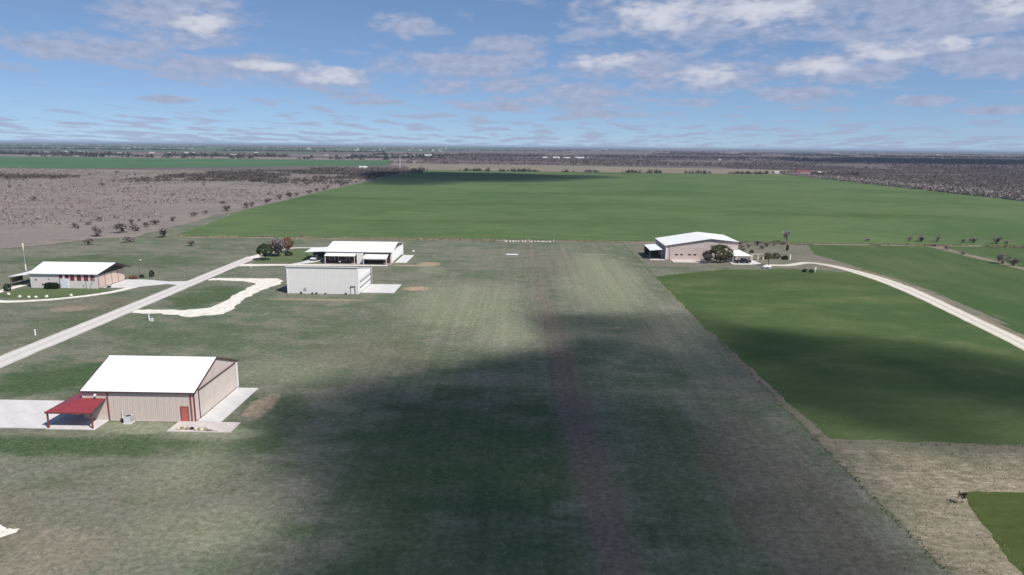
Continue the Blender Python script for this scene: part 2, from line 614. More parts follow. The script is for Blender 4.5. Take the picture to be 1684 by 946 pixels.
M['dark_trim'] = plain('dark_trim', (0.095, 0.055, 0.052), 0.12, 1.0, 0.5, 0.3)
M['red_roof'] = plain('red_roof', (0.27, 0.045, 0.058), 0.10, 0.8, 0.5, 0.35, stain=((0.22, 0.05, 0.06), 0.5))
M['red_door'] = plain('red_door', (0.46, 0.125, 0.105), 0.06, 1.5, 0.5, 0.35)
M['burgundy'] = plain('burgundy', (0.20, 0.030, 0.046), 0.10, 1.2, 0.6, 0.3)
M['dark'] = plain('dark_paint', (0.035, 0.033, 0.035), 0.2, 1.5, 0.5, 0.35)
M['soffit'] = plain('soffit', (0.12, 0.105, 0.105), 0.15, 1.0, 0.7, 0.2)
M['steel'] = plain('galvanised', (0.50, 0.51, 0.53), 0.10, 3.0, 0.45, 0.5, metal=0.3)
M['black'] = plain('black_rubber', (0.02, 0.02, 0.021), 0.2, 3.0, 0.85, 0.2)
M['glass'] = plain('window_glass', (0.03, 0.035, 0.042), 0.1, 1.0, 0.12, 0.6)
M['pale_blue'] = plain('pale_door', (0.68, 0.74, 0.78), 0.04, 0.8, 0.5, 0.3)
M['car_white'] = plain('white_car_paint', (0.78, 0.78, 0.78), 0.02, 1.0, 0.25, 0.5)
M['car_black'] = plain('black_car_paint', (0.022, 0.023, 0.027), 0.1, 1.0, 0.22, 0.5)
M['rock'] = plain('limestone', (0.70, 0.66, 0.58), 0.14, 2.0, 0.9, 0.1, bump=0.4, bscale=6)
M['cream'] = plain('cream_stone', (0.58, 0.52, 0.40), 0.12, 2.0, 0.85, 0.1)
M['shaded_brick'] = plain('dark_shaded_brick', (0.10, 0.062, 0.058), 0.2, 1.5, 0.85, 0.1, bump=0.2)  # maroon wall colour darkened to include the shade under the awnings
M['wood'] = plain('weathered_wood', (0.16, 0.125, 0.095), 0.25, 2.0, 0.85, 0.1, bump=0.3)
M['orange'] = plain('windsock_cloth', (0.85, 0.74, 0.52), 0.08, 2.0, 0.8, 0.1)
M['bark'] = plain('bark', (0.095, 0.072, 0.055), 0.25, 3.0, 0.95, 0.05)
M['twig'] = mat_leaf('twig', (0.270, 0.230, 0.210), (0.320, 0.275, 0.255))
M['twig_dark'] = mat_leaf('twig_dark', (0.095, 0.078, 0.070), (0.140, 0.116, 0.106))
M['twig_mid'] = mat_leaf('twig_mid', (0.240, 0.200, 0.182), (0.290, 0.245, 0.225))
M['twig_far'] = mat_leaf('twig_far', (0.148, 0.118, 0.114), (0.185, 0.148, 0.142))
M['leaf_dark'] = mat_leaf('leaf_dark', (0.030, 0.046, 0.016), (0.062, 0.080, 0.030))
M['leaf_hedge'] = mat_leaf('leaf_hedge', (0.022, 0.038, 0.020), (0.040, 0.060, 0.030))
M['leaf_olive'] = mat_leaf('leaf_olive', (0.120, 0.114, 0.056), (0.190, 0.175, 0.092))
M['leaf_green'] = mat_leaf('leaf_green', (0.050, 0.085, 0.028), (0.080, 0.120, 0.042))
M['leaf_rust'] = mat_leaf('leaf_rust', (0.165, 0.075, 0.040), (0.21, 0.115, 0.055))
M['leaf_mauve'] = mat_leaf('leaf_mauve', (0.215, 0.175, 0.180), (0.275, 0.225, 0.230))
M['tuft_dry'] = mat_leaf('tuft_dry', (0.46, 0.40, 0.28), (0.34, 0.30, 0.20))
M['tuft_green'] = mat_leaf('tuft_green', (0.17, 0.20, 0.10), (0.22, 0.23, 0.13))
M['tuft_verge'] = mat_leaf('tuft_verge', (0.30, 0.265, 0.18), (0.24, 0.22, 0.14))
M['far_wood'] = mat_leaf('far_wood', (0.045, 0.045, 0.042), (0.075, 0.068, 0.062))
M['house_wall'] = plain('far_wall', (0.52, 0.49, 0.46), 0.10, 0.2, 0.8, 0.1)
M['house_roof'] = plain('far_roof', (0.50, 0.50, 0.50), 0.10, 0.2, 0.7, 0.2)


# ------------------------------------------------------------------ the ground
def ragged(pts, step, jag, seed=0):
    """the outline of a patch of ground with uneven edges; jag may fall back to 0 for a straight field edge"""
    out = []
    n = len(pts)
    for i in range(n):
        a, b = Vector(pts[i]), Vector(pts[(i + 1) % n])
        L = (b - a).length
        k = max(1, min(400, int(L / step)))
        d = (b - a) / max(L, 1e-6)
        nr = Vector((-d.y, d.x))
        for q in range(k):
            p = a + (b - a) * (q / k)
            j = 0.0
            if 0 < q:
                j = jag * (mnoise.noise(Vector((p.x / step * 0.23, p.y / step * 0.23, seed))) * 1.2
                           + mnoise.noise(Vector((p.x / step * 0.9, p.y / step * 0.9, seed + 5))) * 0.9)
            out.append((p.x + nr.x * j, p.y + nr.y * j))
    return out


def sheet(name, pts, z, mat, step=3.0, jag=0.0, label=None):
    pts = ragged([Vector(p) for p in pts], step, jag, len(name)) if jag else pts
    mb = MB().poly([(p[0], p[1], z) for p in pts])
    o = mesh_obj(name, mb, mat)
    if o.data.polygons[0].normal.z < 0:
        o.data.flip_normals()
    return tag(o, label or ('patch of ' + name.replace('_', ' ') + ' on the plain'), None, None, 'structure')


def smooth_path(pts, step):
    """a Catmull-Rom line through the points, resampled"""
    P = [Vector(p) for p in pts]
    P = [P[0] * 2 - P[1]] + P + [P[-1] * 2 - P[-2]]
    out = []
    for i in range(1, len(P) - 2):
        L = (P[i + 1] - P[i]).length
        k = max(2, int(L / step))
        for q in range(k):
            t = q / k
            a, b, c, d = P[i - 1], P[i], P[i + 1], P[i + 2]
            out.append(0.5 * ((2 * b) + (c - a) * t + (2 * a - 5 * b + 4 * c - d) * t * t + (3 * b - a - 3 * c + d) * t ** 3))
    out.append(P[-2])
    return out


def lane(name, pts, widths, z, mat, label, step=2.5, jag=0.25, wavy=True):
    path = smooth_path(pts, step) if wavy else [Vector(pts[0]).lerp(Vector(pts[-1]), i / 60) for i in range(61)]
    me = bpy.data.meshes.new(name)
    vs, fs, uv = [], [], []
    n = len(path)
    dist = 0.0
    for i, p in enumerate(path):
        d = (path[min(i + 1, n - 1)] - path[max(i - 1, 0)]).normalized()
        nr = Vector((d.y, -d.x))
        t = i / (n - 1) * (len(widths) - 1)
        a = min(int(t), len(widths) - 2)
        wd = widths[a] + (widths[a + 1] - widths[a]) * (t - a)
        if i:
            dist += (p - path[i - 1]).length
        for s in (-1, 1):
            j = jag * (mnoise.noise(Vector((dist * 0.25, s * 7.0, len(name)))) + mnoise.noise(Vector((dist * 0.9, s * 9.0, 3.0))))
            q = p + nr * (s * (wd / 2 + j))
            vs.append((q.x, q.y, z))
            uv.append((0.5 + 0.5 * s, dist))
        if i:
            k = 2 * i
            fs.append((k - 2, k - 1, k + 1, k))
    me.from_pydata(vs, [], fs)
    me.materials.append(mat)
    lay = me.uv_layers.new(name='UVMap')
    for lp in me.loops:
        lay.data[lp.index].uv = uv[lp.vertex_index]
    if me.polygons[0].normal.z < 0:
        me.flip_normals()
    o = bpy.data.objects.new(name, me)
    C.objects.link(o)
    return tag(o, label, None, None, 'structure')


BIG = 32000.0
gmb = MB()
gx = [-BIG, -3000, -600, -200, 0, 200, 600, 3000, BIG]
gy = [-2500, -300, 0, 150, 300, 700, 2000, 6000, BIG]
for i in range(8):
    for j in range(8):
        gmb.quad((gx[i], gy[j], 0), (gx[i + 1], gy[j], 0), (gx[i + 1], gy[j + 1], 0), (gx[i], gy[j + 1], 0))
tag(mesh_obj('ground', gmb, M['turf']), 'dry green and tan turf of the airfield', None, None, 'structure')

# fields and rough country around the strip
sheet('brushland', [(400, 308), (BIG * 0.98, 308), (BIG * 0.98, BIG * 0.98), (-BIG * 0.98, BIG * 0.98), (-BIG * 0.98, 1000), (-176, 1000), (-150, 1112), (400, 1090)],
      0.05, M['brush'], 60, 5, 'purple brown brushland running to the horizon')
sheet('scrub_pasture', [(-166, 291), (-173, 420), (-175, 640), (-176, 1010), (-3500, 1010), (-3500, 255), (-196, 255), (-176, 285)], 0.09, M['pasture'], 7, 2.4,
      'bare mauve tan pasture dotted with leafless mesquite')
sheet('wheat_field', [(-152, 297), (400, 302), (404, 700), (402, 1092), (100, 1112), (-168, 1118), (-172, 640), (-170, 420)], 0.12, M['wheat'], 4, 0.7,
      'wide green wheat field beyond the end of the strip')
sheet('stubble_field', [(-190, 1124), (100, 1118), (520, 1100), (560, 1290), (60, 1480), (-250, 1480)], 0.14, M['tan'], 30, 5, 'tan stubble field behind the wheat')
sheet('far_wheat_field', [(-2600, 1016), (-700, 1016), (-268, 1340), (-330, 1780), (-700, 1760), (-2600, 1720)], 0.17, M['far_green'], 40, 7,
      'long green field beyond the pasture')
sheet('far_pasture', [(-260, 1345), (-160, 1345), (-300, 1900), (-700, 2000), (-2800, 2050), (-2800, 1725), (-700, 1766), (-334, 1786)], 0.19, M['far_tan'], 40, 7,
      'tan pasture behind the long green field')
for i, (a, b2, y0, y1) in enumerate([(-2400, -900, 2900, 3300), (-3600, -500, 3900, 5000), (-5600, -2600, 5600, 7800), (-2000, -200, 6200, 9000), (-9000, -6500, 7000, 9500),
                                     (-5200, -3000, 3000, 3700), (-1500, 400, 10500, 14500)]):
    sheet('distant_field', [(a, y0), (b2, y0 + 60), (b2 * 1.08, y1), (a * 1.08, y1 - 80)], 0.3 + 0.05 * i, M['far_green'], 120, 22, 'thin green field near the skyline')
for i, (a, b2, y0, y1) in enumerate([(-2100, -300, 2250, 2480), (600, 1500, 3050, 3250), (2100, 3000, 2050, 2350), (-700, 300, 3200, 3500), (1500, 3300, 5200, 5900), (980, 1450, 1430, 1560)]):
    sheet('distant_clearing', [(a, y0), (b2, y0 + 30), (b2 * 1.05, y1), (a * 1.05, y1 - 20)], 0.8 + 0.05 * i, M['far_tan'], 80, 16, 'tan clearing in the distant brush')
sheet('wheat_margin', [(41.3, 88.4), (118, 88.8), (118, 92.2), (60, 92.0), (45.5, 93.0), (43.2, 96), (42.2, 150), (41.9, 214), (40.6, 214), (40.9, 150)], 0.008, M['verge'], 1.0, 0.5,
      'dry weedy margin round the near wheat')
sheet('near_wheat_field', [(43.4, 92.2), (69, 91.2), (120, 91.4), (118, 150), (111, 165), (116.5, 200), (110, 226), (96, 232.5), (66, 230), (52, 222), (41.0, 215), (41.2, 150)],
      0.012, M['wheat_near'], 1.0, 0.55, 'green wheat field beside the grass strip')
sheet('roadside_field', [(119, 100), (420, 100), (420, 298), (122, 299), (108, 272), (116, 224), (118.5, 200), (114, 160)], 0.013, M['wheat_east'], 2.5, 0.6,
      'green field across the gravel track')
sheet('stubble_strip', [(41.5, 50), (41.3, 89.6), (120, 90.2), (120, 50)], 0.006, M['dry'], 1.2, 0.45, 'rough tan stubble at the field corner')
sheet('lush_patch', [(46.2, 50), (48.6, 62), (50.4, 70), (52.6, 77.2), (75, 78.0), (75, 50)], 0.014, M['lush'], 1.0, 0.35, 'bright green grass patch in the stubble corner')
sheet('field_verge', [(-152, 292.4), (200, 294.8), (420, 298.6), (420, 302.5), (200, 300.2), (-152, 297.4)], 0.016, M['verge'], 2.0, 0.8, 'dry grass verge along the wheat field')
sheet('house_yard', [(42, 236), (60, 234), (97, 234.5), (110, 229), (116, 236), (112, 268), (121, 296), (90, 294), (44, 294)], 0.014, M['yard'], 2.0, 0.7,
      'dry yard round the pink hangar house')
lane('track_verge', [(99.5, 252.0), (104.0, 250.5), (110.0, 241.2), (114.2, 224.4), (115.4, 205), (113.8, 184.6), (110.9, 162.6), (107.6, 137.6), (99, 94)], [1.5, 4.5, 3.5, 3.0, 2.6, 2.4, 2.2, 2.2], 0.018, M['verge'],
     'dry verge along the gravel track', 2.0, 0.6)
sheet('gully_bank', [(171.0, 232), (174.2, 232), (175.0, 270), (176.5, 306), (150, 310), (150, 307.5), (169.5, 302), (170.5, 262)], 0.020, M['verge'], 1.2, 0.9,
      'dry bank of the gully in the eastern field')
sheet('house_lawn', [(-140, 177), (-132, 172.2), (-122, 174.0), (-112, 184), (-118.4, 186.8), (-136, 187.2)], 0.016, M['lawn'], 1.2, 0.3, 'green lawn in front of the striped hangar house')
sheet('tree_lawn', [(-93.0, 232), (-72, 232.4), (-74.5, 240), (-79, 264), (-90.6, 264)], 0.016, M['lawn'], 1.2, 0.3, 'green lawn under the three trees')

# lanes
lane('access_road', [(-95.0, 60), (-96.2, 300)][:1] + [(-96.2, 110), (-96.6, 180), (-97.2, 244)], [5.4, 5.2, 4.6], 0.024, M['road'], 'straight pale lane along the hangars', 3.0, 0.22)
lane('house_loop_drive', [(-141.5, 191.5), (-141.0, 178), (-135, 169.6), (-127.5, 169.4), (-119, 173.6), (-112, 181), (-109.5, 189)], [2.4, 2.2, 2.4, 2.4, 2.6], 0.028, M['caliche'],
     'pale gravel loop drive round the striped house', 1.2, 0.18)
lane('leanto_drive', [(-141.4, 186), (-141.4, 194)], [2.2, 2.4], 0.030, M['caliche'], 'pale drive into the lean-to', 1.2, 0.15)
sheet('house_apron', [(-117.8, 187.0), (-110.0, 187.8), (-102.5, 193.5), (-98.6, 192.4), (-98.6, 198.2), (-104, 197.2), (-112, 199.6), (-117.8, 199.4)], 0.032, M['concrete'], 1.2, 0.16,
      'pale apron between the sliding doors and the lane')
sheet('caliche_drive', [(-93.8, 158.4), (-86, 158.8), (-78, 155.6), (-71.5, 159.0), (-71.2, 164), (-73.2, 176), (-72.6, 188), (-70.6, 196), (-71.2, 200), (-74.5, 204.4),
                        (-83, 203.6), (-93.8, 203.4), (-93.8, 200.0), (-82.5, 199.2), (-77.6, 195.6), (-77.8, 184), (-77.0, 172), (-77.4, 165.6), (-82, 162.6), (-93.8, 162.2)],
      0.034, M['caliche'], 0.8, 0.55, 'chalky white drive looping behind the grey hangar')
lane('hangar_house_drive', [(-94.6, 226.2), (-86, 227.2), (-76, 228.2), (-66, 228.6), (-52, 229.2), (-46, 229.6)], [4.6, 3.0, 3.0, 2.4, 2.2], 0.036, M['caliche'],
     'pale drive between the two white hangars', 1.2, 0.14)
lane('carport_drive', [(-78, 229.5), (-74.5, 234), (-73.2, 240), (-73.2, 245)], [2.2, 4.2, 6.0, 6.0], 0.038, M['concrete'], 'pale drive curving up to the white carport', 1.0, 0.1)
lane('back_drive', [(-97.0, 240), (-95.0, 254), (-91.0, 265.4), (-84, 267.6), (-74, 268.2)], [4.4, 2.6, 1.8, 1.8], 0.040, M['caliche'], 'narrow pale drive passing behind the trees', 1.2, 0.12)
lane('gravel_track', [(84.5, 240.4), (92, 240.4), (97.5, 244.6), (102.2, 246.6), (107.6, 239.5), (111.2, 224), (112.2, 205), (110.6, 185), (107.9, 163), (104.6, 138), (96, 95), (90, 60)],
     [3.2, 3.0, 5.0, 5.4, 4.8, 4.6, 4.6, 4.4, 4.4, 4.4, 4.4], 0.026, M['gravel'], 'pale gravel track with two wheel ruts curving past the field', 2.0, 0.2)
sheet('caliche_patch', [(-58, 62.2), (-54.2, 62.5), (-53.2, 63.9), (-52.5, 64.6), (-52.7, 65.4), (-54.0, 65.2), (-55.2, 66.0), (-58, 66.2)], 0.020, M['caliche'], 0.3, 0.16,
      'small chalky patch at the edge of the grass')


def apron(name, x0, x1, y0, y1, nx, ny, label, mat, top=0.10, gap=0.035):
    root = thing(name, label, None, (x0, y0, 0))
    root['kind'] = 'structure'
    wx, wy = (x1 - x0) / nx, (y1 - y0) / ny
    mb = MB().box(gap / 2, wx - gap / 2, gap / 2, wy - gap / 2, -0.05, top)
    first = None
    for i in range(nx):
        for j in range(ny):
            if first is None:
                first = mesh_obj('slab_panel', mb, mat, root)
                o = first
            else:
                o = link_copy(first, root)
            o.location = (i * wx, j * wy, 0.004 * ((i * 3 + j * 5) % 3))
    return root


apron('concrete_yard', -86.0, -67.5, 91.0, 101.6, 4, 2, 'broad pale concrete yard beside the red porch', M['concrete'])
apron('porch_floor', -67.4, -60.4, 90.8, 94.3, 2, 1, 'pale concrete floor under the red porch', M['concrete'])
apron('porch_side_floor', -67.4, -64.1, 94.4, 104.0, 1, 2, 'pale concrete floor along the hangar end wall', M['concrete'])
apron('entrance_slab', -50.1, -41.0, 90.7, 94.3, 2, 1, 'pale concrete pad by the red door', M['concrete_pink'], 0.09)
apron('hangar_door_apron', -47.5, -43.9, 94.4, 108.8, 1, 3, 'concrete strip along the tan hangar door', M['concrete'], 0.08)
apron('grey_hangar_apron', -44.7, -35.6, 185.4, 197.2, 2, 2, 'white concrete apron at the side of the grey hangar', M['concrete'], 0.08)
apron('white_hangar_apron', -44.6, -40.6, 235.0, 252.0, 1, 3, 'concrete apron at the end of the long white hangar', M['concrete'], 0.08)
apron('patio', -69.0, -45.0, 229.9, 236.4, 5, 1, 'brown patio under the white awnings', M['patio'], 0.08)
apron('garage_apron', 53.0, 66.0, 243.6, 249.9, 3, 1, 'pink concrete apron before the windowed door', M['concrete_pink'], 0.08)
apron('carport_slab', 45.6, 50.8, 248.2, 250.2, 2, 1, 'pale concrete strip for the sunlit front of the small carport floor', M['concrete'], 0.08)  # slab only at the lit front; bare ground behind imitates the shaded floor
apron('porch_slab', 73.0, 83.5, 240.6, 249.9, 2, 1, 'pale slab under the porch roof', M['concrete'], 0.08)


# ------------------------------------------------------------------ the tan hangar with red trim (nearest)
def near_hangar():
    X0, X1, Y0, Y1, E, RZ = -64.0, -47.6, 94.4, 109.6, 4.55, 7.42
    YM = (Y0 + Y1) / 2
    org = (-55.8, 102.0, 0)
    h = thing('metal_hangar', 'tan ribbed metal hangar with white roof and red trim', 'hangar', org)
    P = lambda n, mb, m, par=None: mesh_obj(n, mb, m, par or h, org)
    # walls: ribbed panels, each its own piece
    front = P('wall', MB().box(X0 + 0.05, X1 - 0.05, Y0 + 0.04, Y0 + 0.12, 0, E), M['tan_metal'])
    n = 18
    pw = (X1 - X0) / n
    first = None
    for i in range(n):
        if first is None:
            mb = MB().ribbed((X0, Y0, 0.06), (1, 0, 0), (0, 0, 1), pw - 0.012, E - 0.1, (0, -1, 0), pw / 3, 0.02)
            first = mesh_obj('wall_panel', mb, M['tan_metal'], front, (X0, Y0, 0))
            o = first
        else:
            o = link_copy(first, front)
        o.location = (X0 + i * pw - org[0], Y0 - org[1] - 0.002 * (i % 3), 0)
    P('wall', MB().ribbed((X1, Y1, 0.06), (-1, 0, 0), (0, 0, 1), X1 - X0, E - 0.1, (0, 1, 0)), M['tan_metal'])
    gt = lambda s: E + (RZ - E) * (1 - abs(s - (YM - Y0)) / (YM - Y0)) - 0.06
    P('gable_wall', MB().ribbed((X1, Y0, 0.06), (0, 1, 0), (0, 0, 1), Y1 - Y0, 0, (1, 0, 0), 0.3, 0.03, lambda s: gt(s) - 0.05), M['pink_metal'])
    P('gable_wall', MB().ribbed((X0, Y1, 0.06), (0, -1, 0), (0, 0, 1), Y1 - Y0, 0, (-1, 0, 0), 0.3, 0.03, lambda s: gt(s) - 0.05), M['tan_metal'])
    # roof: sheets with standing seams on both slopes
    roof = P('roof', MB().prism([(Y0 - 0.10, E - 0.06), (YM, RZ - 0.08), (Y1 + 0.10, E - 0.06), (Y1 + 0.10, E - 0.12), (YM, RZ - 0.16), (Y0 - 0.10, E - 0.12)], 'x', X0 - 0.1, X1 + 0.1), M['white_roof'])
    nr = 18
    rw = (X1 - X0 + 0.3) / nr
    sl = math.hypot(YM - Y0 + 0.2, RZ - E)
    for side in (-1, 1):
        y_e = Y0 - 0.2 if side < 0 else Y1 + 0.2
        d = Vector((0, (YM - y_e), RZ - E + 0.04)).normalized()
        mb = MB()
        up = Vector((0, -d.z * (1 if side < 0 else -1), abs(d.y)))
        a = Vector((0, 0, 0))
        prof = [(0.0, 0.0), (rw - 0.10, 0.0), (rw - 0.08, 0.05), (rw - 0.03, 0.05), (rw - 0.012, 0.0)]
        for (u0, h0), (u1, h1) in zip(prof[:-1], prof[1:]):
            mb.quad((u0, *(a + up * h0)[1:]), (u1, *(a + up * h1)[1:]), (u1, *(a + d * sl + up * h1)[1:]), (u0, *(a + d * sl + up * h0)[1:]))
        first = None
        for i in range(nr):
            if first is None:
                first = mesh_obj('roof_panel', mb, M['white_roof'], roof)
                o = first
            else:
                o = link_copy(first, roof)
            o.location = (X0 - 0.15 + i * rw - org[0], y_e - org[1], E - 0.03)
    P('ridge_cap', MB().prism([(YM - 0.25, RZ - 0.02), (YM, RZ + 0.09), (YM + 0.25, RZ - 0.02), (YM, RZ + 0.04)], 'x', X0 - 0.16, X1 + 0.16), M['white_roof'], roof)
    P('gutter', MB().box(X0 - 0.2, X1 + 0.2, Y0 - 0.34, Y0 - 0.2, E - 0.2, E - 0.01), M['dark_trim'])
    P('gutter', MB().box(X0 - 0.2, X1 + 0.2, Y1 + 0.2, Y1 + 0.34, E - 0.2, E - 0.01), M['dark_trim'])
    for xa, xb in ((X1 + 0.16, X1 + 0.22), (X0 - 0.22, X0 - 0.16)):
        P('rake_trim', MB().prism([(Y0 - 0.22, E - 0.22), (Y0 - 0.22, E + 0.03), (YM, RZ + 0.08), (Y1 + 0.22, E + 0.03), (Y1 + 0.22, E - 0.22), (YM, RZ - 0.16)], 'x', xa, xb), M['dark_trim'])
    # downpipes
    for x in (-60.3, -48.12):
        P('downpipe', MB().box(x - 0.06, x + 0.06, Y0 - 0.16, Y0 - 0.04, 0.08, E - 0.12), M['red_trim'])
    P('corner_trim', MB().box(X1 - 0.16, X1 + 0.05, Y0 - 0.06, Y0 + 0.03, 0.02, E - 0.1), M['red_trim'])
    P('corner_trim', MB().box(X1 + 0.005, X1 + 0.07, Y1 - 0.5, Y1 + 0.04, 0.02, E - 0.1), M['white'])
    P('corner_trim', MB().box(X0 - 0.04, X0 + 0.1, Y0 - 0.06, Y0 + 0.03, 0.02, E - 0.1), M['tan_metal'])
    P('base_trim', MB().box(X0, X1 - 0.2, Y0 - 0.055, Y0 - 0.002, 0.0, 0.08), M['concrete_pink'])
    # red door in the long wall
    d = P('door', MB().box(-49.62, -48.66, Y0 - 0.10, Y0 - 0.045, 0.10, 2.26), M['red_door'])
    P('door_frame', MB().box(-49.74, -49.62, Y0 - 0.12, Y0 - 0.04, 0.08, 2.36).box(-48.66, -48.54, Y0 - 0.12, Y0 - 0.04, 0.08, 2.36).box(-49.62, -48.66, Y0 - 0.12, Y0 - 0.04, 2.26, 2.36), M['red_trim'], d)
    P('handle', MB().tube((-48.80, Y0 - 0.18, 1.1), (-48.80, Y0 - 0.10, 1.1), 0.04), M['steel'], d)
    # big bifold door in the gable
    g = P('hangar_door', MB().ribbed((X1 + 0.06, 95.7, 0.14), (0, 1, 0), (0, 0, 1), 12.7, 4.25, (1, 0, 0), 0.45, 0.03), M['tan_door'])
    P('door_header', MB().box(X1 + 0.05, X1 + 0.20, 95.5, 108.6, 4.40, 4.54), M['dark_trim'], g)
    P('door_edge', MB().box(X1 + 0.05, X1 + 0.13, 95.6, 95.7, 0.1, 4.40), M['dark_trim'], g)
    P('door_seal', MB().box(X1 + 0.05, X1 + 0.13, 95.7, 108.4, 0.085, 0.16), M['dark_trim'], g)
    P('door_hinge_line', MB().box(X1 + 0.06, X1 + 0.105, 95.72, 108.38, 2.24, 2.28), M['tan_door'], g)
    lamp = P('wall_lamp', MB().box(-61.95, -61.80, Y0 - 0.30, Y0 - 0.05, 4.0, 4.12), M['white'])
    P('lamp_head', MB().prism([(Y0 - 0.55, 3.86), (Y0 - 0.30, 3.98), (Y0 - 0.30, 4.16), (Y0 - 0.50, 4.10)], 'x', -62.02, -61.73), M['white'], lamp)
    return h


near_hangar()


def red_porch():
    org = (-64.0, 93.0, 0)
    h = thing('wraparound_porch', 'red hipped metal porch at the corner of the tan hangar', 'porch', org)
    P = lambda n, mb, m, par=None: mesh_obj(n, mb, m, par or h, org)
    xa, xb, ya = -67.3, -60.65, 90.95
    lo, hi = 2.52, 3.42
    xw, yw = -64.25, 94.30
    A, B, Cc, Dd = (xa, ya, lo), (xb, ya, lo), (xb, yw, hi), (xw, yw, hi)
    E_, F_ = (xw, 104.0, hi), (xa, 104.0, lo)
    roof = P('roof', MB().slab([A, B, Cc, Dd], 0.07), M['red_roof'])
    side = P('roof', MB().slab([A, Dd, E_, F_], 0.07), M['red_roof'])
    for i in range(1, 16):                                      # raised seams of the front slope
        x = xa + (xb - xa) * i / 16
        y0 = ya
        t1 = 1.0 if x >= xw else (x - xa) / (xw - xa)
        mb = MB().slab([(x - 0.02, y0, lo + 0.035), (x + 0.02, y0, lo + 0.035), (x + 0.02, y0 + (yw - ya) * t1, lo + (hi - lo) * t1 + 0.035), (x - 0.02, y0 + (yw - ya) * t1, lo + (hi - lo) * t1 + 0.035)], 0.03)
        P('roof_seam', mb, M['red_roof'], roof)
    P('fascia', MB().box(xa - 0.06, xb + 0.06, ya - 0.08, ya - 0.005, lo - 0.2, lo + 0.02), M['red_trim'])
    P('fascia', MB().box(xa - 0.08, xa - 0.005, ya, 104.0, lo - 0.2, lo + 0.02), M['red_trim'])
    P('fascia', MB().prism([(ya, lo - 0.2), (ya, lo + 0.01), (yw, hi + 0.01), (yw, hi - 0.2)], 'x', xb + 0.005, xb + 0.08), M['dark_trim'])
    for (x, y) in ((-67.15, 91.15), (-60.85, 91.15), (-67.15, 97.4), (-67.15, 103.6)):
        P('post', MB().box(x - 0.09, x + 0.09, y - 0.09, y + 0.09, 0.05, lo - 0.06), M['red_trim'])
    return h


red_porch()


def condenser():
    org = (-57.1, 93.6, 0)
    h = thing('air_conditioner', 'pale grey air conditioner unit with dark fan top against the tan hangar', 'air conditioner', org)
    P = lambda n, mb, m, par=None: mesh_obj(n, mb, m, par or h, org)
    x, y = org[0], org[1]
    P('base', MB().box(x - 0.62, x + 0.62, y - 0.55, y + 0.55, 0, 0.1), M['concrete'])
    b = P('casing', MB().box(x - 0.5, x + 0.5, y - 0.42, y + 0.42, 0.1, 1.08), M['steel'])
    for k in range(7):
        P('louvre', MB().box(x - 0.47, x + 0.47, y - 0.445, y - 0.42, 0.2 + k * 0.12, 0.27 + k * 0.12), M['white'], b)
    P('fan_guard', MB().lathe((x, y, 1.08), [(0.36, 0.0), (0.36, 0.05), (0.30, 0.06)], 16), M['dark'])
    P('lid_rim', MB().box(x - 0.53, x + 0.53, y + 0.425, y + 0.47, 1.0, 1.12), M['white'])
    P('lid_rim', MB().box(x - 0.53, x + 0.53, y - 0.47, y - 0.45, 1.0, 1.12), M['white'])
    h2 = thing('meter_box', 'small dark box on the wall foot beside the air conditioner', 'meter box', (-58.25, 93.9, 0))
    mesh_obj('casing', MB().box(-0.18, 0.18, -0.12, 0.12, 0.1, 0.5), M['dark'], h2)
    mesh_obj('conduit', MB().tube((0, 0.1, 0.4), (0, 0.32, 1.7), 0.035), M['white'], h2)


condenser()


def lump(mb, c, r, seed, n=2, flat=0.7):
    """an uneven stone: an icosphere pushed about by noise"""
    import bmesh
    bm = bmesh.new()
    bmesh.ops.create_icosphere(bm, subdivisions=n, radius=1.0)
    k = len(mb.v)
    for v in bm.verts:
        q = v.co * (1.0 + 0.35 * mnoise.noise(v.co * 1.3 + Vector((seed, seed * 0.7, 0))))
        mb.v.append((c[0] + q.x * r[0], c[1] + q.y * r[1], c[2] + max(q.z, -0.5) * r[2]))
    for f in bm.faces:
        mb.f.append(tuple(k + v.index for v in f.verts))
    bm.free()
    return mb


for i, (x, y, sx, lab) in enumerate([(-48.1, 91.5, 0.55, 'pale bundle at the end of the entrance pad nearest the red door'),
                                     (-45.5, 91.3, 0.5, 'pale bundle lying on the middle of the entrance pad')]):
    t = thing('canvas_bundle', lab, 'bundle', (x, y, 0.1), 'bundles dropped on the entrance pad')
    for q in range(4):
        mb = lump(MB(), ((q - 1.5) * 0.42, random.uniform(-0.2, 0.2), 0.12), (0.36, 0.28, 0.22), i * 7 + q)
        mesh_obj('fold', mb, M['dry'] if q % 2 else M['cream'], t)
t = thing('tool_bag', 'black bag lying between the two pale bundles', 'bag', (-46.8, 91.45, 0.1))
mesh_obj('body', lump(MB(), (0, 0, 0.13), (0.34, 0.2, 0.2), 4), M['black'], t)
mesh_obj('strap', MB().tube((-0.2, 0, 0.28), (0, 0, 0.42), 0.02).tube((0, 0, 0.42), (0.2, 0, 0.28), 0.02), M['black'], t)
t = thing('coiled_hose', 'thin dark hose trailing on the pad edge beside the bundle', 'hose', (-44.2, 91.1, 0.1))
hm = MB()
for k in range(26):
    a0, a1 = k * 0.5, (k + 1) * 0.5
    hm.tube((0.36 * math.cos(a0), 0.2 * math.sin(a0), 0.03 + k * 0.002), (0.36 * math.cos(a1), 0.2 * math.sin(a1), 0.03 + k * 0.002), 0.025, n=5)
mesh_obj('coil', hm, M['black'], t)
mesh_obj('free_end', MB().tube((0.36, 0, 0.03), (1.3, -0.25, 0.03), 0.025, n=5), M['black'], t)


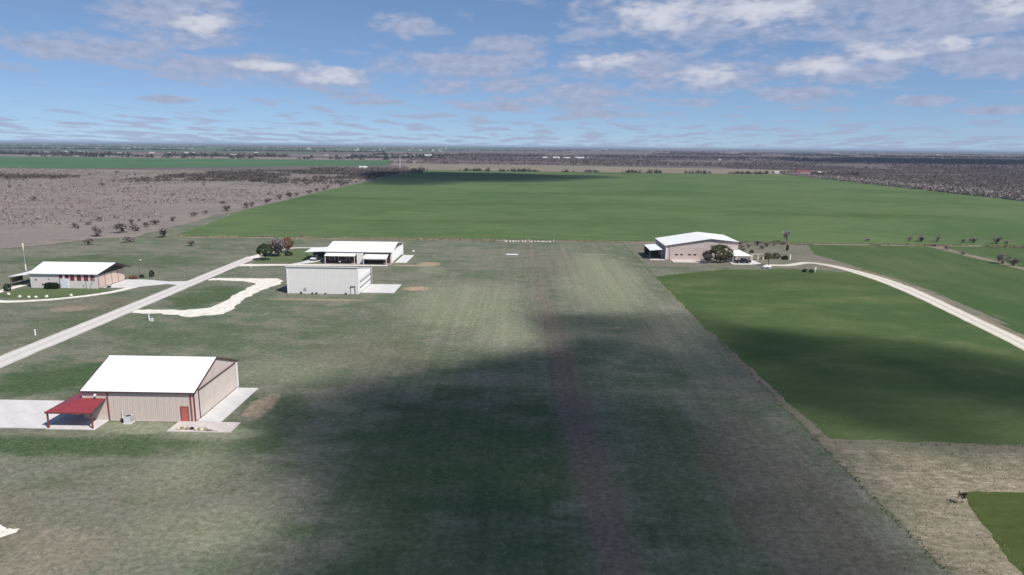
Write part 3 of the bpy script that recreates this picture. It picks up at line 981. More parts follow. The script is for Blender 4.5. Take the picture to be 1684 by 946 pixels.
# ------------------------------------------------------------------ the striped hangar house
def striped_house():
    X0, X1, Y0, Y1, E, RZ, YM = -136.7, -118.0, 186.0, 198.8, 4.12, 6.2, 192.4
    OV = 1.9
    org = (-127, 192, 0)
    h = thing('hangar_house', 'grey stucco hangar house with white roof and burgundy stripes', 'house', org)
    P = lambda n, mb, m, par=None: mesh_obj(n, mb, m, par or h, org)
    P('wall', MB().box(X0, X1, Y0, Y0 + 0.2, 0, E), M['stucco'])
    P('wall', MB().box(X0, X1, Y1 - 0.2, Y1, 0, E), M['stucco'])
    prof = [(Y0, 0.0), (Y1, 0.0), (Y1, E), (YM, RZ - 0.08), (Y0, E)]
    P('gable_wall', MB().prism(prof, 'x', X1 + 0.005, X1 + 0.12), M['stucco'])
    P('gable_wall', MB().prism(prof, 'x', X0 - 0.12, X0 - 0.005), M['stucco'])
    ea, eb = X1 + 0.45, X1 + OV
    fs_ = [(X0 - 0.4, Y0 - 0.14, E - 0.02), (ea, Y0 - 0.14, E - 0.02), (eb, YM, RZ + 0.06), (X0 - 0.4, YM, RZ + 0.06)]
    bs_ = [(X0 - 0.4, YM, RZ + 0.06), (eb, YM, RZ + 0.06), (eb, Y1 + 0.35, E - 0.02), (X0 - 0.4, Y1 + 0.35, E - 0.02)]
    roof = P('roof', MB().slab(fs_, 0.12).slab(bs_, 0.12), M['white_roof'])
    for i in range(1, 20):
        x = X0 - 0.4 + i * (X1 - X0) / 20
        P('roof_seam', MB().prism([(Y0 - 0.14, E - 0.0), (YM, RZ + 0.08), (Y1 + 0.35, E - 0.0), (YM, RZ + 0.115), (Y0 - 0.14, E + 0.035)], 'x', x - 0.025, x + 0.025), M['white_roof'], roof)
    P('soffit', MB().slab([(X1 + 0.14, Y0 - 0.12, E - 0.15), (ea - 0.03, Y0 - 0.12, E - 0.15), (eb - 0.03, YM, RZ - 0.075), (X1 + 0.14, YM, RZ - 0.075)], 0.05), M['soffit'])
    P('soffit', MB().slab([(X1 + 0.14, YM, RZ - 0.075), (eb - 0.03, YM, RZ - 0.075), (eb - 0.03, Y1 + 0.3, E - 0.15), (X1 + 0.14, Y1 + 0.3, E - 0.15)], 0.05), M['soffit'])
    P('rake_trim', MB().slab([(ea + 0.003, Y0 - 0.15, E + 0.02), (ea + 0.08, Y0 - 0.15, E + 0.02), (eb + 0.08, YM, RZ + 0.10), (eb + 0.003, YM, RZ + 0.10)], 0.34), M['dark'])
    P('rake_trim', MB().slab([(eb + 0.003, YM, RZ + 0.10), (eb + 0.08, YM, RZ + 0.10), (eb + 0.08, Y1 + 0.36, E + 0.02), (eb + 0.003, Y1 + 0.36, E + 0.02)], 0.34), M['dark'])
    P('dark_shaded_gable', MB().prism([(Y0 + 0.05, 3.72), (Y1 - 0.05, 3.72), (Y1 - 0.05, E - 0.2), (YM, RZ - 0.25), (Y0 + 0.05, E - 0.2)], 'x', X1 + 0.125, X1 + 0.2), M['dark'])  # dark gable paint with the roof overhang's shadow put into it
    P('gutter', MB().box(X0 - 0.4, X1 + 0.45, Y0 - 0.48, Y0 - 0.145, E - 0.2, E - 0.03), M['steel'])
    # garage door with burgundy surround
    d = P('garage_door', MB().box(-128.45, -126.15, Y0 - 0.08, Y0 - 0.003, 0.05, 2.7), M['pale_blue'])
    for k in range(4):
        P('door_panel', MB().box(-128.40, -126.20, Y0 - 0.12, Y0 - 0.082, 0.10 + k * 0.65, 0.71 + k * 0.65), M['pale_blue'], d)
    P('threshold', MB().box(-128.4, -126.2, Y0 - 0.14, Y0 - 0.002, 0.0, 0.045), M['dark'], d)
    P('jamb', MB().box(-128.62, -128.46, Y0 - 0.06, Y0 - 0.003, 0.0, 2.7), M['burgundy'], d)
    P('stripe_panel', MB().box(-128.62, -127.66, Y0 - 0.07, Y0 - 0.004, 2.76, 4.0), M['burgundy'])
    P('stripe_panel', MB().box(-127.64, -127.02, Y0 - 0.06, Y0 - 0.004, 2.76, 4.0), M['white'])
    P('stripe_panel', MB().box(-127.00, -125.95, Y0 - 0.07, Y0 - 0.004, 2.76, 4.0), M['burgundy'])
    for (a, b) in ((-125.50, -124.40), (-123.65, -122.50), (-121.70, -120.55), (-119.85, -118.75)):
        P('stripe_panel', MB().box(a, b, Y0 - 0.07, Y0 - 0.004, 2.2, 4.02), M['burgundy'])
    for (a, z, s, hh) in ((-135.2, 2.1, 0.35, 0.5), (-131.6, 2.45, 0.4, 0.22), (-133.4, 0.75, 0.35, 0.5)):
        P('wall_vent', MB().box(a - s / 2, a + s / 2, Y0 - 0.09, Y0 - 0.003, z, z + hh), M['soffit'])
    # sliding doors in the gable
    n = 4
    dw = (Y1 - Y0 - 0.3) / n
    for k in range(n):
        y = Y0 + 0.15 + k * dw
        dd = P('sliding_door', MB().ribbed((X1 + 0.15 + 0.03 * (k % 2), y + 0.05, 0.1), (0, 1, 0), (0, 0, 1), dw - 0.1, 3.58, (1, 0, 0), 0.4, 0.025), M['slide'])
        P('door_stile', MB().box(X1 + 0.13, X1 + 0.23, y - 0.06, y + 0.045, 0.1, 3.7), M['red_trim'], dd)
    P('door_track', MB().box(X1 + 0.13, X1 + 0.3, Y0 + 0.1, Y1 - 0.1, 0.02, 0.09), M['dark'])
    # lean-to
    lt = P('lean_to_roof', MB().slab([(-144.2, 187.6, 2.75), (X0 - 0.14, 187.6, 3.7), (X0 - 0.14, 197.6, 3.7), (-144.2, 197.6, 2.75)], 0.09), M['white_roof'])
    for y in (187.9, 192.6, 197.3):
        P('lean_to_post', MB().box(-143.95, -143.8, y - 0.07, y + 0.07, 0, 2.70), M['wood'], lt)
    P('lean_to_screen', MB().box(-143.9, -143.8, 188.1, 192.5, 0.9, 2.2), M['wood'], lt)
    P('lean_to_back', MB().box(-143.7, X0 - 0.2, 197.2, 197.3, 0.0, 2.9), M['wood'], lt)


striped_house()


def hedge_mesh(n, size, rx, ry, rz, box=0.0):
    """leaf faces through a rounded volume"""
    u = rng.normal(size=(n, 3))
    u /= np.linalg.norm(u, axis=1)[:, None]
    if box:
        u = np.sign(u) * np.abs(u) ** (1 - box)
    rad = rng.uniform(0.6, 1.0, n) ** 0.5
    lum = np.array([1.0 + 0.22 * mnoise.noise(Vector((float(q[0]), float(q[1]), float(q[2]))) * 2.3) for q in u])
    c = u * (rad * lum)[:, None] * np.array([rx, ry, rz])
    return c


def leaf_mesh(name, centres, size, mat, stretch=1.0):
    n = len(centres)
    a = rng.normal(size=(n, 3))
    a /= np.linalg.norm(a, axis=1)[:, None]
    b = rng.normal(size=(n, 3))
    b -= a * (a * b).sum(1)[:, None]
    b /= np.linalg.norm(b, axis=1)[:, None]
    s = size * rng.uniform(0.6, 1.4, n)[:, None]
    v = np.stack([centres - a * s * stretch, centres + b * s * 0.6, centres + a * s * stretch, centres - b * s * 0.6], 1).reshape(-1, 3)
    f = np.arange(4 * n, dtype=np.int32).reshape(n, 4)
    return np_mesh(name, v, f, mat, 4)


def add_mesh(name, me, parent, loc=(0, 0, 0)):
    o = bpy.data.objects.new(name, me)
    C.objects.link(o)
    o.parent = parent
    o.location = loc
    return o


def limbs(mb, base, height, spread, levels, n_main, r0, seed, lean=0.0):
    """a branching skeleton; returns the tips"""
    rnd = random.Random(seed)
    tips = []

    def grow(p, d, L, r, lev):
        q = p + d * L
        mb.tube(p, q, r, r * 0.62, n=5 if lev == 0 else 4, cap=False)
        if lev >= levels:
            tips.append(q)
            return
        for _ in range(rnd.choice((2, 3)) if lev else n_main):
            nd = (d * 0.55 + Vector((rnd.uniform(-1, 1), rnd.uniform(-1, 1), rnd.uniform(-0.1, 0.8))) * spread).normalized()
            grow(q, nd, L * rnd.uniform(0.55, 0.8), r * 0.6, lev + 1)

    grow(Vector(base), Vector((lean, 0, 1)).normalized(), height, r0, 0)
    return tips


def leafy_tree(name, label, loc, height, rx, ry, trunk_h, mat, n, size, seed, holes=0.35, group=None, category='tree'):
    t = thing(name, label, category, loc, group)
    tb = MB()
    tips = limbs(tb, (0, 0, 0), trunk_h, 0.75, 3, 5, 0.028 * height, seed)
    mesh_obj('trunk', tb, M['bark'], t)
    rz = (height - trunk_h * 0.7) / 2
    c = hedge_mesh(n, size, rx, ry, rz)
    keep = np.array([mnoise.noise(Vector((float(q[0]), float(q[1]), float(q[2]))) * (1.6 / max(rx, 0.5) * 1.7) + Vector((seed, 0, 0))) > -holes * 0.6 for q in c])
    c = c[keep] + np.array([0, 0, trunk_h * 0.7 + rz])
    add_mesh('crown', leaf_mesh('crown', c, size, mat), t)
    return t


def bare_tree(name, label, loc, height, spread, mat, seed, group=None, twigs=500, category='tree', stem=0.3):
    t = thing(name, label, category, loc, group)
    tb = MB()
    tips = limbs(tb, (0, 0, 0), height * stem, spread, 3, 4 if stem > 0.2 else 7, 0.025 * height, seed)
    if stem < 0.2:
        k_ = height * 0.82 / max(q.z for q in tips)
        tb.v = [(v[0] * k_, v[1] * k_, v[2] * k_) for v in tb.v]
        tips = [q * k_ for q in tips]
        tips = tips + [q * 0.6 for q in tips[::2]]
    mesh_obj('trunk', tb, M['bark'], t)
    T = np.array([list(q) for q in tips])
    c = np.repeat(T, max(1, twigs // len(T)), 0) + rng.normal(size=(len(T) * max(1, twigs // len(T)), 3)) * height * 0.075
    c[:, 2] = np.maximum(c[:, 2], height * 0.05)
    add_mesh('crown', leaf_mesh('crown', c, height * 0.045, mat, 1.6), t)
    return t


# hedge, shrubs, stones and poles round the striped house
def shrub(name, label, loc, r, mat, n=500, size=0.16, group=None, cat='shrub', box=0.0):
    t = thing(name, label, cat, loc, group)
    c = hedge_mesh(n, size, r[0], r[1], r[2], box)
    c[:, 2] = np.abs(c[:, 2] + r[2] * 0.75)
    add_mesh('foliage', leaf_mesh('foliage', c, size, mat), t)
    sb = MB()
    for k in range(4):
        a = k * 1.6
        sb.tube((0, 0, 0), (r[0] * 0.4 * math.cos(a), r[1] * 0.4 * math.sin(a), r[2] * 1.0), 0.05, 0.02, 5)
    mesh_obj('stem', sb, M['bark'], t)
    return t


shrub('hedge', 'dark clipped hedge against the striped house wall', (-130.3, 185.0, 0), (2.0, 0.8, 0.98), M['leaf_hedge'], 4200, 0.15, None, 'hedge', 0.3)
shrub('round_shrub', 'dark round shrub beside the loop drive', (-140.2, 181.6, 0), (0.9, 0.9, 1.15), M['leaf_hedge'], 600, 0.15)
shrub('upright_shrub', 'upright dark shrub behind the lamp post', (-112.9, 204.6, 0), (0.7, 0.7, 1.1), M['leaf_hedge'], 500, 0.15)
shrub('low_shrub', 'low dark shrub by the foot of the lamp post', (-115.0, 202.6, 0), (0.75, 0.6, 0.55), M['leaf_hedge'], 350, 0.13)
shrub('rust_shrub', 'rust coloured low shrub at the corner of the sliding doors', (-116.3, 200.4, 0), (1.2, 0.7, 0.6), M['leaf_rust'], 450, 0.13)
STONES = [(-136.4, 176.9, 'first whitewashed stone on the lawn, nearest the bend of the loop drive'), (-131.4, 174.1, 'second whitewashed stone from the bend of the loop drive'),
          (-128.6, 173.5, 'third whitewashed stone from the bend of the loop drive'), (-126.8, 173.6, 'fourth whitewashed stone from the bend of the loop drive'),
          (-124.6, 174.5, 'fifth whitewashed stone from the bend of the loop drive'), (-119.4, 176.4, 'last whitewashed stone, set apart along the loop drive')]
for i, (x, y, lab) in enumerate(STONES):
    mb = lump(MB(), (0, 0, 0.18), (0.42, 0.36, 0.36), i * 3.3)
    o = mesh_obj('white_stone', mb, M['rock'])
    o.location = (x, y, 0)
    tag(o, lab, 'stone', 'whitewashed stones along the loop drive')

t = thing('yard_lamp', 'slim dark lamp post at the end of the striped house', 'lamp post', (-115.2, 202.0, 0))
mesh_obj('pole', MB().tube((0, 0, 0), (0, 0, 5.4), 0.10, 0.07), M['wood'], t)
mesh_obj('arm', MB().tube((0, 0, 5.3), (0.7, 0, 5.55), 0.05), M['steel'], t)
mesh_obj('lamp_head', MB().lathe((0.75, 0, 5.4), [(0.10, 0.2), (0.22, 0.05), (0.2, 0.0)][::-1], 10), M['white'], t)
t = thing('windsock', 'tall slim pole with a limp pale windsock', 'windsock', (-156.5, 211.5, 0))
mesh_obj('pole', MB().tube((0, 0, 0), (0, 0, 8.8), 0.09, 0.06), M['steel'], t)
mesh_obj('base_sleeve', MB().tube((0, 0, 0), (0, 0, 2.0), 0.17, 0.17), M['white'], t)
mesh_obj('sock', MB().lathe((0, 0, 0), [(0.12, 0.0), (0.18, 0.9), (0.30, 1.9), (0.33, 2.0)], 10), M['orange'], t, (0, 0, -6.6))
mesh_obj('ring', MB().tube((-0.3, 0, 8.6), (0.3, 0, 8.6), 0.03), M['steel'], t)
t = thing('yard_post', 'thin dark post on the lawn before the stripes', 'post', (-120.4, 184.6, 0))
mesh_obj('shaft', MB().tube((0, 0, 0), (0, 0, 3.4), 0.07, 0.06), M['wood'], t)
mesh_obj('cap', MB().lathe((0, 0, 3.4), [(0.09, 0), (0.09, 0.08), (0.03, 0.14)], 8), M['dark'], t)
t = thing('ladder', 'pale ladder leaning on the striped house corner', 'ladder', (-119.4, 185.0, 0))
for s in (0, 0.4):
    mesh_obj('rail', MB().tube((s * 0.9 - 0.8, -0.3 - s * 0.3, 0), (s * 0.9 + 0.35, 0.85 - s * 0.1, 3.0), 0.04, n=5), M['steel'], t)
for k in range(8):
    f = (k + 0.7) / 8.5
    mesh_obj('rung', MB().tube((-0.8 + 1.15 * f, -0.3 + 1.15 * f, 3 * f), (-0.44 + 1.15 * f, -0.42 + 1.23 * f, 3 * f), 0.025, n=5), M['steel'], t)
t = thing('garden_cart', 'small dark cart parked before the sliding doors', 'cart', (-116.0, 187.6, 0))
mesh_obj('tray', MB().prism([(-0.7, 0.75), (0.7, 0.75), (0.5, 0.35), (-0.5, 0.35)], 'y', -0.35, 0.35), M['steel'], t)
for s in (-0.42, 0.42):
    mesh_obj('wheel', MB().tube((0.2, s - 0.05, 0.28), (0.2, s + 0.05, 0.28), 0.28, n=14), M['black'], t)
mesh_obj('handle', MB().tube((-0.6, 0, 0.7), (-1.5, 0, 1.0), 0.04), M['dark'], t)


# ------------------------------------------------------------------ the tall grey hangar
def grey_hangar():
    X0, X1, Y0, Y1 = -64.2, -44.9, 183.2, 199.6
    ZF, ZB = 7.5, 4.55
    org = (-54.5, 191.4, 0)
    h = thing('grey_hangar', 'tall plain grey metal hangar with mono pitched roof', 'hangar', org)
    P = lambda n, mb, m, par=None: mesh_obj(n, mb, m, par or h, org)
    wl = P('wall', MB().box(X0 + 0.05, X1 - 0.05, Y0 + 0.03, Y0 + 0.12, 0, ZF), M['grey_metal'])
    n = 21
    pw = (X1 - X0) / n
    first = None
    for i in range(n):
        if first is None:
            mb = MB().ribbed((X0, Y0, 0.05), (1, 0, 0), (0, 0, 1), pw - 0.012, ZF - 0.12, (0, -1, 0), pw / 3, 0.03)
            first = mesh_obj('wall_panel', mb, M['grey_metal'], wl, (X0, Y0, 0))
            o = first
        else:
            o = link_copy(first, wl)
        o.location = (X0 + i * pw - org[0], Y0 - org[1] - 0.002 * (i % 3), 0)
    P('wall', MB().box(X0 + 0.05, X1 - 0.05, Y1 - 0.12, Y1, 0, ZB - 0.1), M['grey_metal'])
    tp = lambda s: ZF + (ZB - ZF) * s / (Y1 - Y0) - 0.08
    P('side_wall', MB().ribbed((X0, Y1, 0.05), (0, -1, 0), (0, 0, 1), Y1 - Y0, 0, (-1, 0, 0), 0.3, 0.03, lambda s: tp(Y1 - Y0 - s)), M['grey_metal'])
    P('side_wall', MB().ribbed((X1, Y0, 0.05), (0, 1, 0), (0, 0, 1), Y1 - Y0, 0, (1, 0, 0), 0.3, 0.02, lambda s: tp(s) - 0.02), M['white'])
    P('roof', MB().prism([(Y0 - 0.2, ZF + 0.05), (Y1 + 0.2, ZB + 0.02), (Y1 + 0.2, ZB - 0.09), (Y0 - 0.2, ZF - 0.06)], 'x', X0 - 0.15, X1 + 0.2), M['white_roof'])
    P('eave_trim', MB().box(X0 - 0.17, X1 + 0.22, Y0 - 0.27, Y0 - 0.205, ZF - 0.14, ZF + 0.1), M['white'])
    P('corner_trim', MB().box(X0 - 0.04, X0 + 0.3, Y0 - 0.07, Y0 - 0.04, 0.02, ZF - 0.15), M['white'])
    P('corner_trim', MB().box(X1 - 0.16, X1 + 0.06, Y0 - 0.07, Y0 + 0.1, 0.02, ZF - 0.15), M['white'])
    P('corner_trim', MB().box(X1 + 0.01, X1 + 0.2, Y1 - 0.9, Y1 + 0.05, 0.02, ZB - 0.1), M['white'])
    d = P('door', MB().box(-46.85, -45.95, Y0 - 0.10, Y0 - 0.045, 0.08, 2.1), M['white'])
    P('door_frame', MB().box(-46.97, -46.86, Y0 - 0.11, Y0 - 0.04, 0.05, 2.2).box(-45.94, -45.72, Y0 - 0.13, Y0 - 0.04, 0.05, 2.2).box(-46.97, -45.72, Y0 - 0.35, Y0 - 0.045, 2.21, 2.28), M['soffit'], d)
    P('handle', MB().tube((-46.08, Y0 - 0.18, 1.05), (-46.08, Y0 - 0.1, 1.05), 0.04), M['steel'], d)
    P('wall_vent', MB().box(-59.7, -59.0, Y0 - 0.15, Y0 - 0.045, 0.9, 1.75), M['steel'])
    g = P('hangar_door', MB().box(X1 + 0.03, X1 + 0.10, 184.6, 198.3, 0.1, 4.35), M['white'])
    for z in (1.5, 3.05):
        P('door_rail', MB().box(X1 + 0.10, X1 + 0.24, 184.7, 198.2, z, z + 0.13), M['soffit'], g)
    P('door_jamb', MB().box(X1 + 0.03, X1 + 0.28, 198.3, 198.62, 0.1, 4.4), M['dark'], g)


grey_hangar()
weeds = [(-60.4, 182.7, 0.9), (-57.3, 182.6, 0.7), (-56.2, 182.6, 0.8), (-53.8, 182.7, 0.6), (-48.2, 182.7, 0.7)]
for i, (x, y, s) in enumerate(weeds):
    shrub('weed_clump', ['weed clump nearest the vent of the grey hangar', 'weed clump at the middle of the grey hangar wall', 'weed clump second from the middle of the grey wall',
                         'smallest weed clump along the grey hangar wall', 'weed clump closest to the white door of the grey hangar'][i],
          (x, y, 0), (0.35 * s, 0.25 * s, 0.4 * s), M['leaf_dark'], 90, 0.12, 'weeds along the grey hangar wall', 'weed')


# ------------------------------------------------------------------ vehicles
def vehicle(name, label, cat, loc, rz, paint, pickup=False):
    t = thing(name, label, cat, loc, None, rz)
    if pickup:
        body = [(-2.75, 0.5), (2.7, 0.5), (2.75, 0.95), (1.45, 1.08), (-0.55, 1.08), (-0.55, 1.02), (-2.75, 1.02)]
        cab = [(-0.5, 1.08), (1.4, 1.08), (0.75, 1.78), (-0.45, 1.80)]
    else:
        body = [(-2.2, 0.42), (2.15, 0.42), (2.25, 0.72), (1.1, 0.98), (-2.05, 1.02), (-2.25, 0.8)]
        cab = [(-2.0, 1.0), (1.05, 0.98), (0.35, 1.50), (-1.5, 1.54)]
    W = 0.92
    b = mesh_obj('body', MB().prism(body, 'y', -W, W), paint, t)
    cb = mesh_obj('cab', MB().prism(cab, 'y', -W * 0.86, W * 0.86), paint, t)
    (ax, az_), (bx, bz), (cx, cz), (dx_, dz_) = cab
    sh = lambda p, q, f: (p[0] + (q[0] - p[0]) * f, p[1] + (q[1] - p[1]) * f)
    for s in (-1, 1):
        y = s * (W * 0.86 + 0.006)
        mid = [(ax * 0.85 + bx * 0.15, az_ + 0.12), (ax * 0.15 + bx * 0.85 - 0.12, az_ + 0.12), (cx - 0.05, cz - 0.10), (dx_ + 0.12, dz_ - 0.12)]
        m2 = MB().prism(mid, 'y', min(y, y + s * 0.01), max(y, y + s * 0.01))
        mesh_obj('side_window', m2, M['glass'], cb)
    p0, p1 = sh(cab[1], cab[2], 0.12), sh(cab[1], cab[2], 0.9)
    mesh_obj('windscreen', MB().quad((p0[0] + 0.015, -0.68, p0[1] + 0.015), (p0[0] + 0.015, 0.68, p0[1] + 0.015), (p1[0] + 0.015, 0.62, p1[1] + 0.015), (p1[0] + 0.015, -0.62, p1[1] + 0.015)), M['glass'], cb)
    if pickup:
        mesh_obj('bed', MB().box(-2.6, -0.65, -0.72, 0.72, 1.021, 1.03), M['black'], t)
    for fx in (-1.45, 1.45) if not pickup else (-1.7, 1.75):
        for s in (-1, 1):
            wh = mesh_obj('wheel', MB().tube((fx, s * 0.78, 0.36), (fx, s * 0.96, 0.36), 0.36, n=18), M['black'], t)
            mesh_obj('rim', MB().tube((fx, s * 0.965, 0.36), (fx, s * 0.975, 0.36), 0.2, n=12), M['steel'], wh)
    fxe = 2.755 if pickup else 2.20
    for s in (-1, 1):
        mesh_obj('headlight', MB().box(fxe - 0.06, fxe + 0.01, s * 0.68 - 0.16, s * 0.68 + 0.16, 0.70, 0.84), M['white'], t)
    mesh_obj('bumper', MB().box(fxe - 0.05, fxe + 0.07, -0.85, 0.85, 0.45, 0.6), M['dark'] if not pickup else M['steel'], t)
    return t


# ------------------------------------------------------------------ the long white hangar house with awnings
def white_hangar():
    X0, X1, Y0, Y1, E, RZ, YM = -68.0, -45.7, 233.4, 254.8, 4.1, 5.95, 244.1
    org = (-57, 244, 0)
    h = thing('white_hangar_house', 'long white roofed hangar house with two front awnings', 'house', org)
    P = lambda n, mb, m, par=None: mesh_obj(n, mb, m, par or h, org)
    prof = [(Y0, 0.0), (Y1, 0.0), (Y1, E), (YM, RZ - 0.1), (Y0, E)]
    P('wall', MB().ribbed((X0, Y0, 0.05), (1, 0, 0), (0, 0, 1), X1 - X0, E - 0.1, (0, -1, 0)), M['shaded_brick'])
    P('wall', MB().box(X0 + 0.05, X1 - 0.05, Y1 - 0.12, Y1, 0, E - 0.1), M['white'])
    P('gable_wall', MB().prism(prof, 'x', X1 + 0.005, X1 + 0.1), M['white'])
    P('gable_wall', MB().prism(prof, 'x', X0 - 0.1, X0 - 0.005), M['white'])
    roof = P('roof', MB().prism([(Y0 - 0.8, E - 0.06), (YM, RZ + 0.05), (Y1 + 0.4, E - 0.02), (Y1 + 0.4, E - 0.13), (YM, RZ - 0.07), (Y0 - 0.8, E - 0.18)], 'x', X0 - 0.3, X1 + 0.75), M['white_roof'])
    for i in range(1, 25):
        x = X0 - 0.3 + i * (X1 + 1.05 - X0) / 25
        P('roof_seam', MB().prism([(Y0 - 0.8, E - 0.04), (YM, RZ + 0.07), (Y1 + 0.4, E), (YM, RZ + 0.105), (Y0 - 0.8, E - 0.005)], 'x', x - 0.03, x + 0.03), M['white_roof'], roof)
    P('gutter', MB().box(X0 - 0.3, X1 + 0.75, Y0 - 0.95, Y0 - 0.81, E - 0.26, E - 0.06), M['steel'])
    # gable: white sliding door below a dark panel painted as the overhang's shadow, and a white end post
    g = P('hangar_door', MB().ribbed((X1 + 0.13, 234.6, 0.12), (0, 1, 0), (0, 0, 1), 17.0, 3.95, (1, 0, 0), 0.5, 0.03), M['white'])
    P('door_track', MB().box(X1 + 0.12, X1 + 0.28, 234.2, 253.0, 4.08, 4.22), M['soffit'], g)
    P('gable_shadow', MB().prism([(242.0, 4.35), (249.2, 4.35), (247.6, 4.95), (244.1, 5.55)], 'x', X1 + 0.11, X1 + 0.16), M['dark'])
    P('end_post', MB().box(X1 + 0.12, X1 + 0.65, 253.2, 254.7, 0.05, 4.0), M['white'])
    P('corner_post', MB().box(X1 - 0.15, X1 + 0.2, Y0 - 0.2, Y0 - 0.05, 0.05, 3.9), M['pink_metal'])
    # awnings
    a1 = P('awning', MB().slab([(-67.6, 230.2, 2.95), (-57.2, 230.2, 2.95), (-57.2, 233.3, 3.62), (-67.6, 233.3, 3.62)], 0.1), M['white_roof'])
    for x in (-67.4, -57.4):
        P('awning_post', MB().box(x - 0.07, x + 0.07, 230.35, 230.5, 0.08, 2.92), M['white'], a1)
    a2 = P('awning', MB().slab([(-54.4, 229.7, 2.35), (-46.3, 229.7, 2.35), (-46.3, 233.3, 3.35), (-54.4, 233.3, 3.35)], 0.1), M['white_roof'])
    P('awning_beam', MB().box(-54.4, -46.3, 229.6, 229.69, 2.0, 2.36), M['white'], a2)
    for x in (-54.2, -46.5):
        P('awning_post', MB().box(x - 0.07, x + 0.07, 229.75, 229.9, 0.08, 2.3), M['white'], a2)
    for i, (xa, xb) in enumerate(((-66.6, -64.9), (-63.6, -61.0), (-59.9, -58.2), (-53.4, -51.4), (-50.4, -47.4))):
        wd = P('window' if i != 1 else 'glazed_door', MB().box(xa, xb, Y0 - 0.08, Y0 - 0.036, 0.9 if i != 1 else 0.1, 2.2), M['glass'])
        P('frame', MB().box(xa - 0.1, xb + 0.1, Y0 - 0.10, Y0 - 0.036, 2.205, 2.32).box(xa - 0.1, xa - 0.005, Y0 - 0.10, Y0 - 0.036, 0.85, 2.2).box(xb + 0.005, xb + 0.1, Y0 - 0.10, Y0 - 0.036, 0.85, 2.2), M['white'], wd)
    P('wing_wall', MB().box(-57.0, -54.7, 232.0, 232.15, 0.05, 3.7), M['grey_metal'])
    # carport at the end
    cp = P('carport_roof', MB().slab([(-76.0, 236.2, 3.25), (X0 - 0.15, 236.2, 3.62), (X0 - 0.15, 246.6, 3.62), (-76.6, 246.6, 3.25)], 0.12), M['white_roof'])
    for (x, y) in ((-75.6, 236.5), (-76.2, 246.2), (-72, 236.5)):
        P('carport_post', MB().box(x - 0.08, x + 0.08, y - 0.08, y + 0.08, 0.02, 3.2), M['dark'], cp)
    P('carport_back', MB().box(-76.2, X0 - 0.2, 246.3, 246.4, 0.02, 3.1), M['soffit'], cp)


white_hangar()
vehicle('parked_car', 'white car parked under the white carport', 'car', (-73.4, 238.6, 0.045), R(-92), M['car_white'])
t = thing('patio_grill', 'pale round grill on the brown patio', 'grill', (-62.6, 230.9, 0.09))
mesh_obj('bowl', MB().lathe((0, 0, 0.6), [(0.15, 0), (0.42, 0.2), (0.45, 0.35)], 14), M['white'], t)
mesh_obj('lid', MB().lathe((0, 0, 0.955), [(0.44, 0), (0.38, 0.16), (0.15, 0.28)], 14), M['dark'], t)
for k in range(3):
    a = k * 2.1
    mesh_obj('leg', MB().tube((0.12 * math.cos(a), 0.12 * math.sin(a), 0.62), (0.38 * math.cos(a), 0.38 * math.sin(a), 0.0), 0.03, n=5), M['steel'], t)
t = thing('patio_chair', 'brown chair at the end of the brown patio', 'chair', (-47.3, 230.7, 0.09))
mesh_obj('seat', MB().box(-0.5, 0.5, -0.35, 0.35, 0.4, 0.5), M['wood'], t)
mesh_obj('backrest', MB().box(-0.5, 0.5, 0.30, 0.38, 0.5, 1.1), M['wood'], t)
for sx in (-0.45, 0.45):
    for sy in (-0.3, 0.3):
        mesh_obj('leg', MB().box(sx - 0.04, sx + 0.04, sy - 0.04, sy + 0.04, 0, 0.4), M['wood'], t)

leafy_tree('evergreen_tree', 'round dark green tree beside the lane', (-90.2, 237.0, 0), 5.7, 2.9, 2.6, 1.9, M['leaf_dark'], 3600, 0.20, 5, 0.25)
bare_tree('mauve_tree', 'mauve grey leafless tree between the green and the rust tree', (-88.8, 246.0, 0), 6.8, 0.8, M['leaf_mauve'], 9, None, 2200, 'tree', 0.18)
leafy_tree('rust_tree', 'rust brown tree behind the mauve one', (-88.4, 254.5, 0), 5.8, 2.3, 2.2, 1.6, M['leaf_rust'], 1500, 0.2, 21, 0.45)
shrub('under_tree_shrub', 'dark green shrub under the mauve tree', (-85.6, 247.6, 0), (1.6, 1.0, 0.8), M['leaf_dark'], 500, 0.17)


